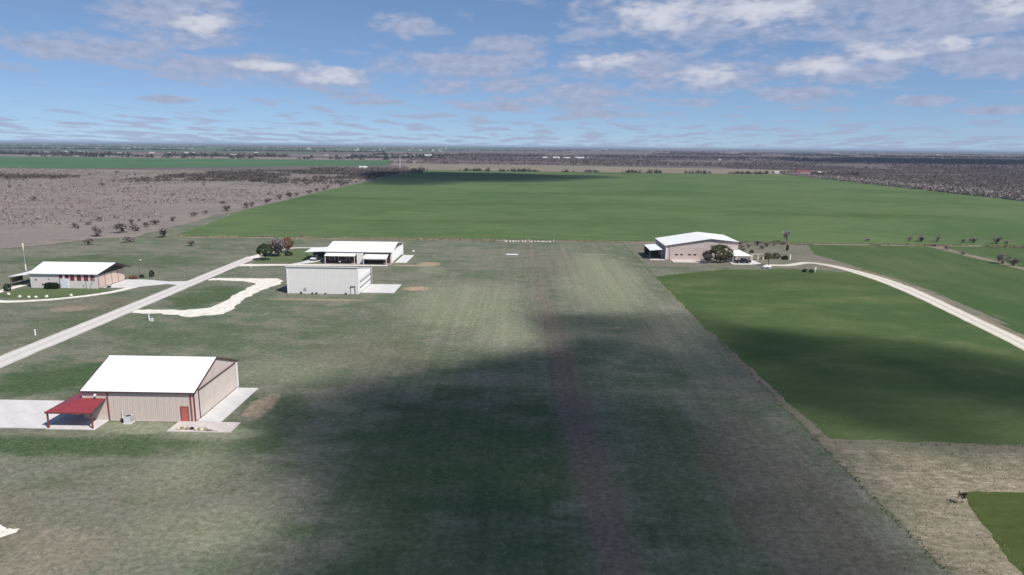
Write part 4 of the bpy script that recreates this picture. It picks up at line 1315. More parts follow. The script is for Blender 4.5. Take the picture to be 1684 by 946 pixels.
# ------------------------------------------------------------------ the pink hangar house east of the strip
def pink_house():
    X0, X1, Y0, Y1 = 51.3, 77.2, 250.0, 270.5
    XA, ZL, ZA, ZR = 67.2, 5.15, 7.75, 6.75
    org = (64, 260, 0)
    h = thing('pink_hangar_house', 'pink metal hangar house with a wide low gable', 'house', org)
    P = lambda n, mb, m, par=None: mesh_obj(n, mb, m, par or h, org)
    top = lambda x: ZL + (ZA - ZL) * (x - X0) / (XA - X0) if x < XA else ZA + (ZR - ZA) * (x - XA) / (X1 - XA)
    P('gable_wall', MB().ribbed((X0, Y0, 0.05), (1, 0, 0), (0, 0, 1), X1 - X0, 0, (0, -1, 0), 0.3, 0.025, lambda s: top(X0 + s) - 0.12), M['pink_metal'])
    P('gable_wall', MB().ribbed((X1, Y1, 0.05), (-1, 0, 0), (0, 0, 1), X1 - X0, 0, (0, 1, 0), 0.3, 0.025, lambda s: top(X1 - s) - 0.12), M['pink_metal'])
    P('wall', MB().box(X0 + 0.005, X0 + 0.15, Y0 + 0.04, Y1 - 0.04, 0, ZL - 0.15), M['pink_metal'])
    P('wall', MB().box(X1 - 0.15, X1 - 0.005, Y0 + 0.04, Y1 - 0.04, 0, ZR - 0.15), M['pink_metal'])
    roof = P('roof', MB().prism([(X0 - 0.4, ZL - 0.07), (XA, ZA), (X1 + 0.4, ZR - 0.03), (X1 + 0.4, ZR - 0.14), (XA, ZA - 0.11), (X0 - 0.4, ZL - 0.18)], 'y', Y0 - 0.4, Y1 + 0.3), M['white_roof'])
    for i in range(1, 22):
        y = Y0 - 0.4 + i * 0.95
        P('roof_seam', MB().prism([(X0 - 0.4, ZL - 0.05), (XA, ZA + 0.02), (X1 + 0.4, ZR - 0.01), (XA, ZA + 0.055), (X0 - 0.4, ZL - 0.015)], 'y', y - 0.03, y + 0.03), M['white_roof'], roof)
    P('rake_trim', MB().prism([(X0 - 0.42, ZL - 0.34), (X0 - 0.42, ZL - 0.05), (XA, ZA + 0.02), (X1 + 0.42, ZR - 0.01), (X1 + 0.42, ZR - 0.28), (XA, ZA - 0.26)], 'y', Y0 - 0.48, Y0 - 0.405), M['soffit'])
    P('corner_trim', MB().box(X0 - 0.03, X0 + 0.4, Y0 - 0.08, Y0 - 0.03, 0.02, ZL - 0.3), M['white'])
    P('gutter', MB().box(X0 - 0.55, X0 - 0.405, Y0 - 0.4, Y1 + 0.3, ZL - 0.3, ZL - 0.09), M['soffit'])
    # windowed hangar door
    d = P('hangar_door', MB().box(53.0, 65.0, Y0 - 0.14, Y0 - 0.03, 0.1, 4.4), M['pink_door'])
    for k in range(1, 5):
        P('door_batten', MB().box(53.05, 64.95, Y0 - 0.17, Y0 - 0.142, 0.1 + k * 0.86 - 0.03, 0.1 + k * 0.86 + 0.03), M['pink_metal'], d)
    P('door_frame', MB().box(52.75, 52.99, Y0 - 0.18, Y0 - 0.03, 0.1, 4.6).box(65.01, 65.3, Y0 - 0.18, Y0 - 0.03, 0.1, 4.6).box(52.99, 65.01, Y0 - 0.18, Y0 - 0.03, 4.41, 4.6), M['pink_metal'], d)
    for x in (55.2, 57.0, 59.9, 61.8):
        wd = P('window', MB().box(x - 0.5, x + 0.5, Y0 - 0.21, Y0 - 0.145, 1.65, 2.15), M['glass'])
        P('frame', MB().box(x - 0.58, x + 0.58, Y0 - 0.2, Y0 - 0.143, 2.16, 2.24).box(x - 0.58, x + 0.58, Y0 - 0.2, Y0 - 0.143, 1.56, 1.64), M['pink_metal'], wd)
    for x in (67.9, 70.0):
        wd = P('window', MB().box(x - 0.5, x + 0.5, Y0 - 0.1, Y0 - 0.03, 4.95, 5.35), M['glass'])
        P('sill', MB().box(x - 0.58, x + 0.58, Y0 - 0.16, Y0 - 0.03, 4.86, 4.94), M['white'], wd)
    for (x, z) in ((71.2, 1.0), (74.9, 1.0)):
        wd = P('window', MB().box(x, x + 1.3, Y0 - 0.08, Y0 - 0.03, z, z + 1.2), M['glass'])
        P('frame', MB().box(x - 0.1, x + 1.4, Y0 - 0.1, Y0 - 0.03, z + 1.205, z + 1.3), M['white'], wd)
    # porch roof on the right
    pr = P('porch_roof', MB().slab([(73.7, 243.9, 2.62), (80.4, 243.9, 2.62), (77.7, 249.85, 3.85), (73.9, 249.85, 3.45)], 0.12), M['white_roof'])
    for x in (73.9, 77.0, 80.2):
        P('porch_post', MB().box(x - 0.09, x + 0.09, 244.0, 244.18, 0.06, 2.5), M['pink_metal'], pr)
    # carport at the left
    cp = P('carport_roof', MB().slab([(45.4, 249.6, 3.35), (50.0, 249.6, 3.75), (50.9, 264.0, 3.85), (45.7, 264.0, 3.4)], 0.12), M['white_roof'])
    for (x, y) in ((45.55, 249.8), (45.85, 263.8), (49.7, 249.8)):
        P('carport_post', MB().box(x - 0.09, x + 0.09, y - 0.09, y + 0.09, 0.06, 3.3), M['soffit'], cp)
    P('carport_wall', MB().box(46.0, 51.2, 263.4, 263.5, 0.06, 3.3), M['soffit'], cp)


pink_house()
vehicle('parked_pickup', 'black pickup truck parked under the porch roof', 'truck', (77.3, 243.6, 0.085), R(4), M['car_black'], True)
leafy_tree('olive_tree', 'broad olive green tree before the pink house', (69.6, 244.6, 0), 6.4, 4.3, 3.2, 1.2, M['leaf_olive'], 7000, 0.22, 31, 0.12)
bare_tree('thicket', 'dark leafless thicket left of the olive tree', (65.0, 243.6, 0), 4.6, 1.0, M['twig_dark'], 33, None, 1500, 'shrub', 0.12)
bare_tree('thin_tree', 'thin leafless tree at the end of the gravel track', (84.6, 238.6, 0), 5.0, 0.6, M['leaf_olive'], 35, None, 260)
bare_tree('pale_tree', 'pale leafless tree behind the yard by the wheat', (114.0, 302.0, 0), 5.2, 0.6, M['leaf_mauve'], 37, None, 300, 'tree', 0.18)
for i, (x, y, r, lab) in enumerate([(90.6, 257.0, (1.5, 1.0, 1.0), 'dark shrub beside the cream pillars'), (93.0, 255.4, (1.7, 1.2, 1.2), 'widest dark shrub in the yard clump'),
                                    (95.6, 253.2, (1.2, 1.0, 0.9), 'dark shrub next to the white yard post'), (88.6, 254.0, (1.3, 0.9, 0.7), 'lowest dark shrub in the yard clump')]):
    shrub('yard_shrub', lab, (x, y, 0), r, M['leaf_dark'], 520, 0.18, 'dark shrubs in the pink house yard')
for i, (x, y, lab) in enumerate([(82.6, 250.6, 'cream pillar nearest the porch'), (85.0, 251.2, 'cream pillar in the middle of the yard row'), (87.2, 252.0, 'cream pillar nearest the dark shrubs')]):
    t = thing('stone_pillar', lab, 'pillar', (x, y, 0), 'cream pillars in the yard')
    mesh_obj('shaft', MB().box(-0.28, 0.28, -0.28, 0.28, 0, 1.9), M['cream'], t)
    mesh_obj('cap', MB().box(-0.38, 0.38, -0.38, 0.38, 1.9, 2.05), M['white'], t)
mb = MB().box(82.4, 87.4, 251.2, 251.5, 2.06, 2.25)
t = thing('pergola_beam', 'cream beam resting on the yard pillars', 'beam', (84.9, 251.3, 0))
mesh_obj('beam', mb, M['cream'], t, (84.9, 251.3, 0))
for k in range(6):
    mesh_obj('rafter', MB().box(82.7 + k * 0.85, 82.85 + k * 0.85, 250.3, 252.4, 2.26, 2.4), M['cream'], t, (84.9, 251.3, 0))
t = thing('white_post', 'white post at the end of the dark shrub clump', 'post', (97.2, 252.6, 0))
mesh_obj('shaft', MB().box(-0.2, 0.2, -0.2, 0.2, 0, 1.7), M['white'], t)
mesh_obj('cap', MB().lathe((0, 0, 1.7), [(0.26, 0), (0.26, 0.1), (0.06, 0.28)], 8), M['white'], t)
t = thing('gas_tank', 'long white tank lying on the grass by the thin tree', 'tank', (82.0, 232.6, 0), None, R(-12))
prof = [(-1.45, 0.05), (-1.38, 0.3), (-1.1, 0.46), (1.1, 0.46), (1.38, 0.3), (1.45, 0.05)]
tk = MB()
for (xa, ra), (xb, rb) in zip(prof[:-1], prof[1:]):
    tk.tube((xa, 0, 0.72), (xb, 0, 0.72), ra, rb, 16, cap=False)
mesh_obj('shell', tk, M['white'], t, smooth=True)
mesh_obj('dome', MB().lathe((0, 0, 1.12), [(0.2, 0), (0.2, 0.16), (0.1, 0.24)], 10), M['white'], t)
for x in (-0.8, 0.8):
    mesh_obj('saddle', MB().box(x - 0.12, x + 0.12, -0.35, 0.35, 0, 0.36), M['concrete'], t)
for i, (x, y) in enumerate(((92.7, 227.4), (94.6, 226.6))):
    shrub('planter_shrub', ['small dark shrub by the track, farther from the white sign post', 'small dark shrub by the track, beside the white sign post'][i], (x, y, 0), (0.7, 0.6, 0.65), M['leaf_dark'], 320, 0.14,
          'small shrubs by the gravel track')
t = thing('sign_post', 'short white post with a board beside the gravel track', 'sign', (96.0, 227.0, 0))
mesh_obj('post', MB().box(-0.07, 0.07, -0.07, 0.07, 0, 1.7), M['white'], t)
mesh_obj('board', MB().box(-0.35, 0.35, -0.12, -0.075, 1.0, 1.6), M['white'], t)
shrub('juniper', 'slim dark juniper standing alone behind the yard', (105.2, 277.0, 0), (0.55, 0.55, 1.3), M['leaf_hedge'], 420, 0.14)
shrub('round_juniper', 'round dark juniper near the wall of the pink house', (88.2, 268.0, 0), (0.8, 0.7, 0.8), M['leaf_hedge'], 320, 0.14)


# ------------------------------------------------------------------ strip markers, posts
for i in range(15):
    x = -7.6 + i * 1.32
    mb = lump(MB(), (0, 0, 0.2), (0.34 + 0.2 * random.random(), 0.3, 0.22 + 0.16 * random.random()), i * 2.1 + 50)
    if i in (7,):
        continue
    o = mesh_obj('marker_stone', mb, M['rock'])
    o.location = (x + random.uniform(-0.3, 0.3), 292.0 + random.uniform(-0.5, 0.5) + 0.006 * x, 0)
    tag(o, 'whitewashed stone in the row across the far end of the strip', 'stone', 'stones across the strip end')
for x, lab in ((-8.6, 'white stake at the lane side of the stone row'), (12.4, 'white stake at the pink house side of the stone row'), (2.0, 'white stake in the gap of the stone row')):
    t = thing('marker_stake', lab, 'stake', (x, 292.4, 0), 'stakes in the stone row')
    mesh_obj('stake', MB().box(-0.07, 0.07, -0.07, 0.07, 0, 0.9), M['white'], t)
    mesh_obj('top_plate', MB().box(-0.16, 0.16, -0.04, 0.04, 0.901, 1.05), M['white'], t)
t = thing('threshold_board', 'flat white board lying at the far end of the strip', 'marker', (-4.6, 256.6, 0))
for k in range(3):
    mesh_obj('plank', MB().box(-2.25, 2.25, -0.95 + k * 0.64, -0.35 + k * 0.64, 0.06, 0.16), M['white'], t)
mesh_obj('bearer', MB().box(-2.0, -1.8, -0.95, 0.93, 0.0, 0.055).box(1.8, 2.0, -0.95, 0.93, 0.0, 0.055), M['wood'], t)
SMALL = [(-85.4, 151.9, 1.9, 'white hydrant post in the grass below the chalky drive'), (-102.4, 138.6, 1.1, 'short white stake across the lane'),
         (-89.5, 222.0, 1.2, 'white stake by the fork of the lane'), (-97.5, 152.0, 0.0, '')]
for (x, y, hh, lab) in SMALL:
    if not hh:
        continue
    t = thing('utility_stake', lab, 'stake', (x, y, 0))
    mesh_obj('shaft', MB().tube((0, 0, 0), (0, 0, hh), 0.14, 0.11), M['white'], t)
    mesh_obj('cap', MB().lathe((0, 0, hh), [(0.18, 0), (0.18, 0.1), (0.05, 0.2)], 8), M['rock'], t)
t = thing('side_outlet', 'low white box at the foot of the hydrant post', 'box', (-84.6, 151.6, 0))
mesh_obj('casing', MB().box(-0.3, 0.3, -0.2, 0.2, 0, 0.55), M['rock'], t)
mesh_obj('lid', MB().box(-0.34, 0.34, -0.24, 0.24, 0.551, 0.62), M['white'], t)
o = mesh_obj('field_stone', lump(MB(), (0, 0, 0.2), (0.6, 0.5, 0.4), 77), M['rock'])
o.location = (-42.4, 261.0, 0)
tag(o, 'single white stone beyond the end of the long white hangar', 'stone')

# the dark bush and the leaning stump at the field corner
bare_tree('dead_bush', 'black leafless bush at the corner of the lush patch', (51.0, 74.6, 0), 1.7, 1.2, M['black'], 41, None, 120, 'bush')
bare_tree('corner_bush', 'small dark bush on the corner of the wheat and the strip', (41.3, 91.6, 0), 0.9, 1.1, M['twig_dark'], 43, None, 80, 'bush')

# ------------------------------------------------------------------ mesquite
PROTO = []
for k in range(5):
    bare_tree('mesquite', 'leafless grey mesquite shrub scattered over the tan pasture', (0, 0, -50), 3.6, 0.95 + 0.12 * (k % 3), M['twig_mid'] if k % 2 else M['twig'], 60 + k,
              'mesquite in the pasture', 420, 'shrub', 0.1)
    PROTO.append(bpy.data.objects[[o.name for o in bpy.data.objects if o.name.startswith('mesquite')][-1]])
PROTO = [o for o in bpy.data.objects if o.name.split('.')[0] == 'mesquite']
used = set()


def place_mesquite(x, y, s, label, group, k=None):
    k = random.randrange(5) if k is None else k
    sc3 = (s * random.uniform(1.0, 1.6), s * random.uniform(1.0, 1.6), s * random.uniform(0.6, 0.95))
    if k not in used:
        used.add(k)
        o = PROTO[k]
        o.location = (x, y, 0)
        o.scale = sc3
        o.rotation_euler = (0, 0, random.uniform(0, 6.28))
        o['label'] = label
        o['group'] = group
        return o
    return copy_tree(PROTO[k], (x, y, 0), random.uniform(0, 6.28), sc3, label, group)


# clumps one can find again
for (x, y, s, lab) in [(-131.0, 268.0, 1.0, 'bare shrub standing behind the striped house roof'), (-154.5, 292.0, 1.5, 'bare shrub at the corner where the pasture meets the wheat'),
                       (-172.0, 268.0, 1.3, 'bare shrub beyond the windsock at the pasture edge'), (-160.0, 276.0, 1.2, 'bare shrub between the windsock and the wheat corner'),
                       (-183.0, 292.0, 1.5, 'bare shrub at the near edge of the pasture behind the striped house')]:
    place_mesquite(x, y, s, lab, 'single shrubs at the pasture edge')
row = [(152, 308), (171, 309.5), (176, 309), (193, 307), (197, 306), (206, 304.5), (211, 305), (183, 309)]
for i, (x, y) in enumerate(row):
    place_mesquite(x, y, 0.6 + 0.25 * (i % 3), 'bare shrub in the line between the two eastern green fields', 'shrubs along the eastern field line', 1 + 2 * (i % 2))
for i, (x, y) in enumerate([(172.4, 250), (173.5, 246), (172.6, 284), (171.6, 272), (173.0, 294)]):
    place_mesquite(x, y, (1.2, 1.0, 0.6, 0.55, 0.6)[i], 'bare shrub on the dry bank of the eastern gully', 'shrubs on the gully bank', 3)
for i, (x, y) in enumerate([(80, 274), (84, 278), (88, 281), (92, 284), (96, 279), (100, 286), (82, 284), (90, 289), (77, 289), (105, 291), (110, 294), (98, 291), (86, 272)]):
    place_mesquite(x, y, 0.5 + 0.15 * (i % 3), 'grey brush behind the pink house yard', 'brush behind the yard', i % 5)
for i in range(16):
    place_mesquite(18 + random.random() * 110 if i % 2 else -140 + 115 * random.random(), 296.6 + random.random() * 1.6, random.uniform(0.22, 0.45), 'low scrubby bush on the verge of the wheat field',
                   'bushes on the wheat verge')
# the pasture edge along the wheat
for i in range(34):
    y = 300 + 690 * (i / 33.0) ** 1.3 + random.uniform(-6, 6)
    place_mesquite(-174 - random.random() * 6 - (3 if y < 420 else 0), y, random.uniform(0.9, 1.6), 'bare shrub in the row between pasture and wheat', 'shrubs along the wheat edge')
# the pasture itself
count = 0
while count < 205:
    d = 270 + (random.random() ** 0.75) * 620
    a = random.uniform(-0.79, -0.19)
    x, y = d * math.tan(a), d
    if x > -186 or y < 270 or x < -900:
        continue
    if mnoise.noise(Vector((x * 0.012, y * 0.012, 4.0))) < -0.15 - 0.0002 * y and random.random() < 0.85:
        continue
    place_mesquite(x, y, 0.4 + 1.0 * random.random() ** 2.2, 'leafless grey mesquite shrub scattered over the tan pasture', 'mesquite in the pasture')
    count += 1


def brush_mass(name, label, pts, mat, tris=16, h=(2.0, 4.5), leaf=0.55):
    """many small shrubs as one mass: thin faces standing in low domes"""
    pts = np.asarray(pts)
    n = len(pts)
    H = rng.uniform(h[0], h[1], n)
    Rr = H * rng.uniform(0.55, 0.95, n)
    u = rng.normal(size=(n, tris, 3))
    u /= np.linalg.norm(u, axis=2)[:, :, None]
    u[:, :, 2] = np.abs(u[:, :, 2])
    u *= rng.uniform(0.35, 1.0, (n, tris))[:, :, None]
    c = np.empty((n, tris, 3))
    c[:, :, 0] = pts[:, 0:1] + u[:, :, 0] * Rr[:, None]
    c[:, :, 1] = pts[:, 1:2] + u[:, :, 1] * Rr[:, None]
    c[:, :, 2] = 0.15 + u[:, :, 2] * H[:, None]
    c = c.reshape(-1, 3)
    s = np.repeat(H * leaf * 0.5, tris)[:, None]
    a = rng.normal(size=c.shape)
    a /= np.linalg.norm(a, axis=1)[:, None]
    b = rng.normal(size=c.shape)
    b /= np.linalg.norm(b, axis=1)[:, None]
    v = np.stack([c - a * s, c + a * s, c + b * s], 1).reshape(-1, 3)
    f = np.arange(len(v), dtype=np.int32).reshape(-1, 3)
    o = bpy.data.objects.new(name, np_mesh(name, v, f, mat))
    C.objects.link(o)
    return tag(o, label, None, None, 'stuff')


def scatter(n, x0, x1, y0, y1, test=None, ypow=1.0, ns=0.01, thr=-0.1, seed=0.0):
    out = []
    tries = 0
    while len(out) < n and tries < n * 12:
        tries += 1
        x = random.uniform(x0, x1)
        y = y0 + (y1 - y0) * random.random() ** ypow
        if test and not test(x, y):
            continue
        if mnoise.noise(Vector((x * ns, y * ns * 1.5, seed))) < thr:
            continue
        out.append((x, y))
    return out


brush_mass('pasture_scrub', 'small grey scrub thickening towards the back of the pasture', scatter(10500, -1100, -182, 285, 1005, lambda x, y: -0.82 * y < x, 0.85, 0.008, -0.22, 2.0), M['twig_mid'], 12, (0.5, 2.0), 0.75)
brush_mass('pasture_thicket', 'dark leafless thicket at the far corner of the pasture', scatter(2300, -420, -178, 690, 1005, None, 0.7, 0.01, -0.12, 3.0) + scatter(900, -1000, -500, 700, 800, None, 1.0, 0.012, 0.0, 9.0),
           M['twig_dark'], 16, (2.2, 4.6))
brush_mass('far_pasture_thicket', 'dark trees round the farmstead beyond the pasture', scatter(900, -330, -120, 1005, 1110, lambda x, y: x < -150 - (y - 1010) * 0.1, 1, 0.02, -0.2, 3.5), M['twig_dark'], 16, (2.5, 5.5))
brush_mass('east_edge_thicket', 'grey thicket along the eastern edge of the wheat', scatter(2200, 402, 470, 480, 1100, lambda x, y: x < 408 + (1100 - y) * 0.10, 1.3, 0.02, -0.25, 5.0), M['twig'], 18, (2.4, 5.2))
brush_mass('east_brush', 'dense purple brown brush east of the wheat', scatter(9000, 404, 1300, 470, 1600, lambda x, y: x < y * 0.85 and (x > 404 or y > 1120), 1.0, 0.006, -0.25, 6.0), M['twig_far'], 12, (2.0, 4.2))
brush_mass('middle_brush', 'dense brush in the middle distance', scatter(11000, -300, 2600, 1500, 3400, lambda x, y: x < y * 0.8, 1.0, 0.003, -0.15, 7.0), M['twig_far'], 8, (3.0, 6.0), 0.9)
brush_mass('field_end_trees', 'line of dark trees along the back of the wheat', scatter(230, -170, 520, 1100, 1118, None, 1.0, 0.02, -0.1, 8.0), M['far_wood'], 18, (2.5, 6.0))
lines = []
for (x0, x1, y, n) in [(-2300, -250, 2080, 900), (-1500, -350, 1820, 120), (-3400, -700, 3500, 900), (-4000, 300, 5300, 1000), (-7000, 1500, 8200, 900), (600, 3000, 3900, 1000), (200, 6000, 6200, 1100), (-600, 1100, 2650, 500), (900, 2300, 4700, 700),
                       (-300, 9000, 10500, 900)]:
    for _ in range(n):
        x = random.uniform(x0, x1)
        if mnoise.noise(Vector((x * 0.004, y, 0))) > -0.2:
            lines.append((x, y + random.uniform(-0.02, 0.02) * y + 0.02 * (x - x0)))
brush_mass('far_woods', 'dark tree lines strung along the far plain', lines, M['far_wood'], 10, (5.0, 11.0), 0.9)

# ------------------------------------------------------------------ far farms and the mast
t = thing('radio_mast', 'thin pale mast rising over the far end of the wheat', 'mast', (-196.0, 1095.0, 0))
for k in range(3):
    a = k * 2.094
    mesh_obj('leg', MB().tube((0.7 * math.cos(a), 0.7 * math.sin(a), 0), (0.35 * math.cos(a), 0.35 * math.sin(a), 20), 0.14, 0.10, 5), M['white'], t)
for k in range(9):
    r_ = 0.7 - 0.035 * k
    mb = MB()
    for q in range(3):
        a, b = q * 2.094, (q + 1) * 2.094
        mb.tube((r_ * math.cos(a), r_ * math.sin(a), 1 + k * 2.2), (r_ * math.cos(b), r_ * math.sin(b), 2.4 + k * 2.2), 0.06, n=4)
    mesh_obj('bracing', mb, M['white'], t)
mesh_obj('antenna', MB().tube((0, 0, 20), (0, 0, 23), 0.06), M['steel'], t)


def far_house(x, y, L, Wd, H, rz, label, group, roofm=None):
    t = thing('farm_house', label, 'house', (x, y, 0), group, rz)
    mesh_obj('wall', MB().prism([(-Wd / 2, 0), (Wd / 2, 0), (Wd / 2, H), (0, H * 1.45), (-Wd / 2, H)], 'x', -L / 2, L / 2), M['house_wall'], t)
    mesh_obj('roof', MB().prism([(-Wd / 2 - 0.5, H - 0.1), (0, H * 1.5 + 0.1), (Wd / 2 + 0.5, H - 0.1), (0, H * 1.5 + 0.5)], 'x', -L / 2 - 0.5, L / 2 + 0.5), roofm or M['house_roof'], t)
    return t


NAMED = [(441, 1128, 22, 10, 3.4, 0.2, 'brown farmhouse at the back edge of the wheat', M['red_trim']), (466, 1122, 8, 6, 3, 0.4, 'small white shed beside the brown farmhouse', None),
         (398, 1122, 7, 5, 2.6, 0, 'white hut left of the brown farmhouse', None), (640, 900, 14, 8, 3, 0.3, 'pale shed alone in the eastern brush', None),
         (170, 2230, 28, 13, 4.5, 0.1, 'large white barn in the middle distance', None), (95, 2210, 22, 12, 4.5, 0.3, 'white house left of the large barn', None), (128, 2180, 18, 10, 4, -0.3, 'white house just before the large barn', None),
         (60, 2240, 18, 10, 4, 0.6, 'white house farther left of the large barn', None), (-262, 1130, 12, 8, 3.2, 0.2, 'white shed in the thicket left of the mast', None),
         (-330, 2380, 26, 12, 5, 0.5, 'pale house on the lane beyond the tan pasture', None)]
for (x, y, L, Wd, H, rz, lab, rm) in NAMED:
    far_house(x, y, L, Wd, H, rz, lab, None, rm)
for i in range(74):
    band = random.choice((2350, 2650, 3900, 4300, 5200, 6000, 7500))
    y = band * random.uniform(0.95, 1.05)
    x = -y * random.uniform(0.10, 0.72) if random.random() < 0.86 else y * random.uniform(0.0, 0.6)
    k = 0.32 + y / 10500.0
    far_house(x, y, random.uniform(14, 34) * k, random.uniform(9, 14) * k, random.uniform(3.2, 5.0) * k, random.uniform(-0.8, 0.8), 'pale farm building scattered over the far plain', 'far farm buildings')


# ------------------------------------------------------------------ grass and weeds
def tufts(name, label, pts, hmin, hmax, mat, blades=3, wide=0.35):
    pts = np.asarray(pts)
    n = len(pts)
    P = np.repeat(pts, blades, 0)
    m = len(P)
    h = rng.uniform(hmin, hmax, m)
    a = rng.uniform(0, 2 * np.pi, m)
    wv = h * wide
    base = np.zeros((m, 3))
    base[:, :2] = P + rng.normal(size=(m, 2)) * h[:, None] * 0.35
    dirv = np.stack([np.cos(a), np.sin(a), np.zeros(m)], 1) * wv[:, None]
    tip = base + np.stack([rng.normal(size=m) * h * 0.4, rng.normal(size=m) * h * 0.4, h], 1)
    v = np.stack([base - dirv, base + dirv, tip], 1).reshape(-1, 3)
    f = np.arange(3 * m, dtype=np.int32).reshape(-1, 3)
    o = bpy.data.objects.new(name, np_mesh(name, v, f, mat))
    C.objects.link(o)
    return tag(o, label, None, None, 'stuff')


def in_strip(x, y):
    lush = y < 77.4 and x > 46.5 + (y - 50) * 0.23
    return x > 41.6 and not lush


tufts('dry_weeds', 'coarse dry weeds over the stubble corner', scatter(3800, 41.5, 74, 52, 90, in_strip, 1.0, 0.25, -0.1, 1.0), 0.04, 0.14, M['tuft_dry'])
tufts('green_weeds', 'green weeds among the stubble', scatter(1600, 41.5, 74, 52, 90, in_strip, 1.0, 0.3, 0.0, 12.0), 0.04, 0.14, M['tuft_green'])
tufts('field_weeds', 'low weeds dotted along the edges of the near wheat', [(42.0 + abs(random.gauss(0, 1.6)), 90 + 125 * random.random()) for _ in range(500)]
      + [(random.uniform(42, 100), 90.4 + abs(random.gauss(0, 1.1))) for _ in range(450)] + [(random.uniform(44, 108), random.uniform(92, 225)) for _ in range(260)], 0.05, 0.2, M['tuft_green'])
tufts('verge_grass', 'tall dry grass along the wheat verge', scatter(5000, -150, 300, 293.5, 299, None, 1.0, 0.06, -0.1, 3.0), 0.2, 0.6, M['tuft_verge'])
tufts('strip_edge_grass', 'rank grass along the edge of the strip', [(41.3 + random.gauss(0, 0.25), 50 + 245 * random.random() ** 1.3) for _ in range(1500)], 0.06, 0.24, M['tuft_green'])


def on_turf(x, y):
    if -86 < x < -41 and 90 < y < 110:
        return False
    return not (-100 < x < -93)


tufts('dry_tufts', 'dry tufts in the turf near the hangar', scatter(9000, -75, 41, 52, 150, on_turf, 1.4, 0.10, 0.02, 21.0), 0.04, 0.12, M['tuft_dry'])
tufts('green_tufts', 'green tufts in the turf near the hangar', scatter(9000, -75, 41, 52, 150, on_turf, 1.4, 0.09, 0.02, 31.0), 0.04, 0.12, M['tuft_green'])


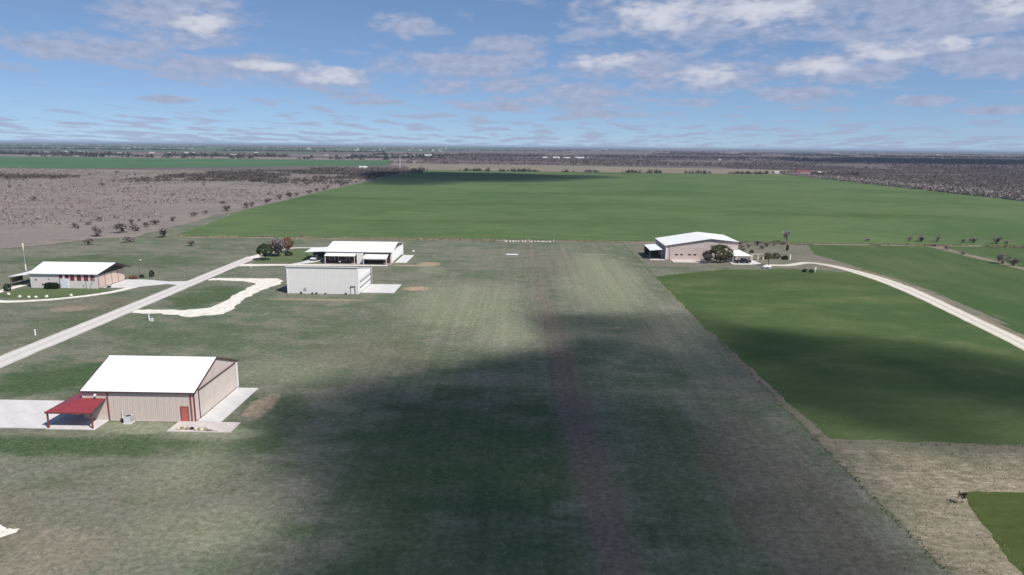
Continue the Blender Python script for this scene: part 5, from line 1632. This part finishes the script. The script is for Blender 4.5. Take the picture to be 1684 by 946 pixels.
# ------------------------------------------------------------------ clouds that shade the ground, high behind and above the camera
def cloud(name, label, spots, alt, size, mat, amp=0.35, nscale=0.03, cells=60):
    """a cumulus over the ground: bulging top, flatter base, thinning to nothing at its rim.
    spots: (x, y, rx, ry, thickness) of the shadow it throws along the sun's rays"""
    off = SUN * (alt / SUN.z)
    x0 = min(s[0] - s[2] for s in spots)
    x1 = max(s[0] + s[2] for s in spots)
    y0 = min(s[1] - s[3] for s in spots)
    y1 = max(s[1] + s[3] for s in spots)
    nx = cells
    ny = max(12, int(cells * (y1 - y0) / (x1 - x0)))
    T = np.zeros((nx + 1, ny + 1))
    for i in range(nx + 1):
        for j in range(ny + 1):
            x = x0 + (x1 - x0) * i / nx
            y = y0 + (y1 - y0) * j / ny
            t = 0.0
            for (cx, cy, rx, ry, th) in spots:
                q = 1 - ((x - cx) / rx) ** 2 - ((y - cy) / ry) ** 2
                if q > 0:
                    t += th * q ** 2.0
            nz = mnoise.fractal(Vector((x * nscale, y * nscale, alt * 0.01)), 1.0, 2.0, 5)
            edge = min(1.0, t / (0.3 * size))
            t = t + nz * amp * size * edge
            if i in (0, nx) or j in (0, ny):
                t = 0.0
            T[i, j] = max(0.0, t)
    vs, fs, top, bot = [], [], {}, {}

    def vert(d, i, j, sgn):
        if (i, j) not in d:
            x = x0 + (x1 - x0) * i / nx + off.x
            y = y0 + (y1 - y0) * j / ny + off.y
            if T[i, j] <= 0:
                if (i, j) in top:
                    d[(i, j)] = top[(i, j)]
                    return d[(i, j)]
                if (i, j) in bot:
                    d[(i, j)] = bot[(i, j)]
                    return d[(i, j)]
            vs.append((x, y, alt + (T[i, j] * 0.8 if sgn > 0 else -T[i, j] * 0.2)))
            d[(i, j)] = len(vs) - 1
        return d[(i, j)]

    for i in range(nx):
        for j in range(ny):
            cs = ((i, j), (i + 1, j), (i + 1, j + 1), (i, j + 1))
            if max(T[c] for c in cs) <= 0:
                continue
            fs.append(tuple(vert(top, *c, 1) for c in cs))
            fs.append(tuple(vert(bot, *c, -1) for c in reversed(cs)))
    me = bpy.data.meshes.new(name)
    me.from_pydata(vs, [], fs)
    me.materials.append(mat)
    me.update()
    o = bpy.data.objects.new(name, me)
    C.objects.link(o)
    return tag(o, label, None, None, 'stuff')


def cloud_mat(name, density):
    m = bpy.data.materials.new(name)
    m.use_nodes = True
    n = m.node_tree.nodes
    n.clear()
    out = n.new('ShaderNodeOutputMaterial')
    pv_ = n.new('ShaderNodeVolumePrincipled')
    pv_.inputs['Color'].default_value = (0.95, 0.95, 0.97, 1)
    pv_.inputs['Density'].default_value = density
    m.node_tree.links.new(pv_.outputs[0], out.inputs['Volume'])
    return m


CM = cloud_mat('cloud_small', 0.044)
CB = cloud_mat('cloud_big', 0.02)
cloud('cloud', 'ragged cumulus over the grass strip', [(-6, 90, 36, 34, 34), (2, 64, 34, 38, 22), (14, 102, 34, 46, 22), (30, 100, 30, 52, 25), (28, 64, 30, 36, 30), (32, 150, 32, 20, 30), (64, 124, 42, 28, 36),
                                                         (90, 108, 34, 26, 28), (8, 38, 38, 36, 26), (66, 100, 32, 18, 14)], 700, 26, CM, 1.15, 0.055, 110)
cloud('cloud', 'small cumulus over the back of the wheat', [(-60, 900, 160, 160, 190), (20, 930, 130, 90, 130), (-120, 800, 70, 120, 110)], 800, 90, CB, 0.4, 0.012, 60)
cloud('cloud', 'long cumulus over the eastern brush', [(1250, 2350, 480, 420, 420), (1800, 2350, 700, 480, 420), (2500, 2500, 800, 560, 420), (1750, 2900, 600, 460, 300)], 1400, 130, CB, 0.5, 0.004, 70)

# ------------------------------------------------------------------ haze
hz = MB().box(-33000, 33000, -3000, 33000, -2.0, 45.0)
hm_ = bpy.data.materials.new('haze')
hm_.use_nodes = True
hm_.node_tree.nodes.clear()
ho = hm_.node_tree.nodes.new('ShaderNodeOutputMaterial')
hv = hm_.node_tree.nodes.new('ShaderNodeVolumePrincipled')
hv.inputs['Color'].default_value = (0.62, 0.78, 1.0, 1)
hv.inputs['Density'].default_value = 0.00006
hm_.node_tree.links.new(hv.outputs[0], ho.inputs['Volume'])
tag(mesh_obj('haze', hz, hm_), 'thin blue haze over the plain', None, None, 'stuff')
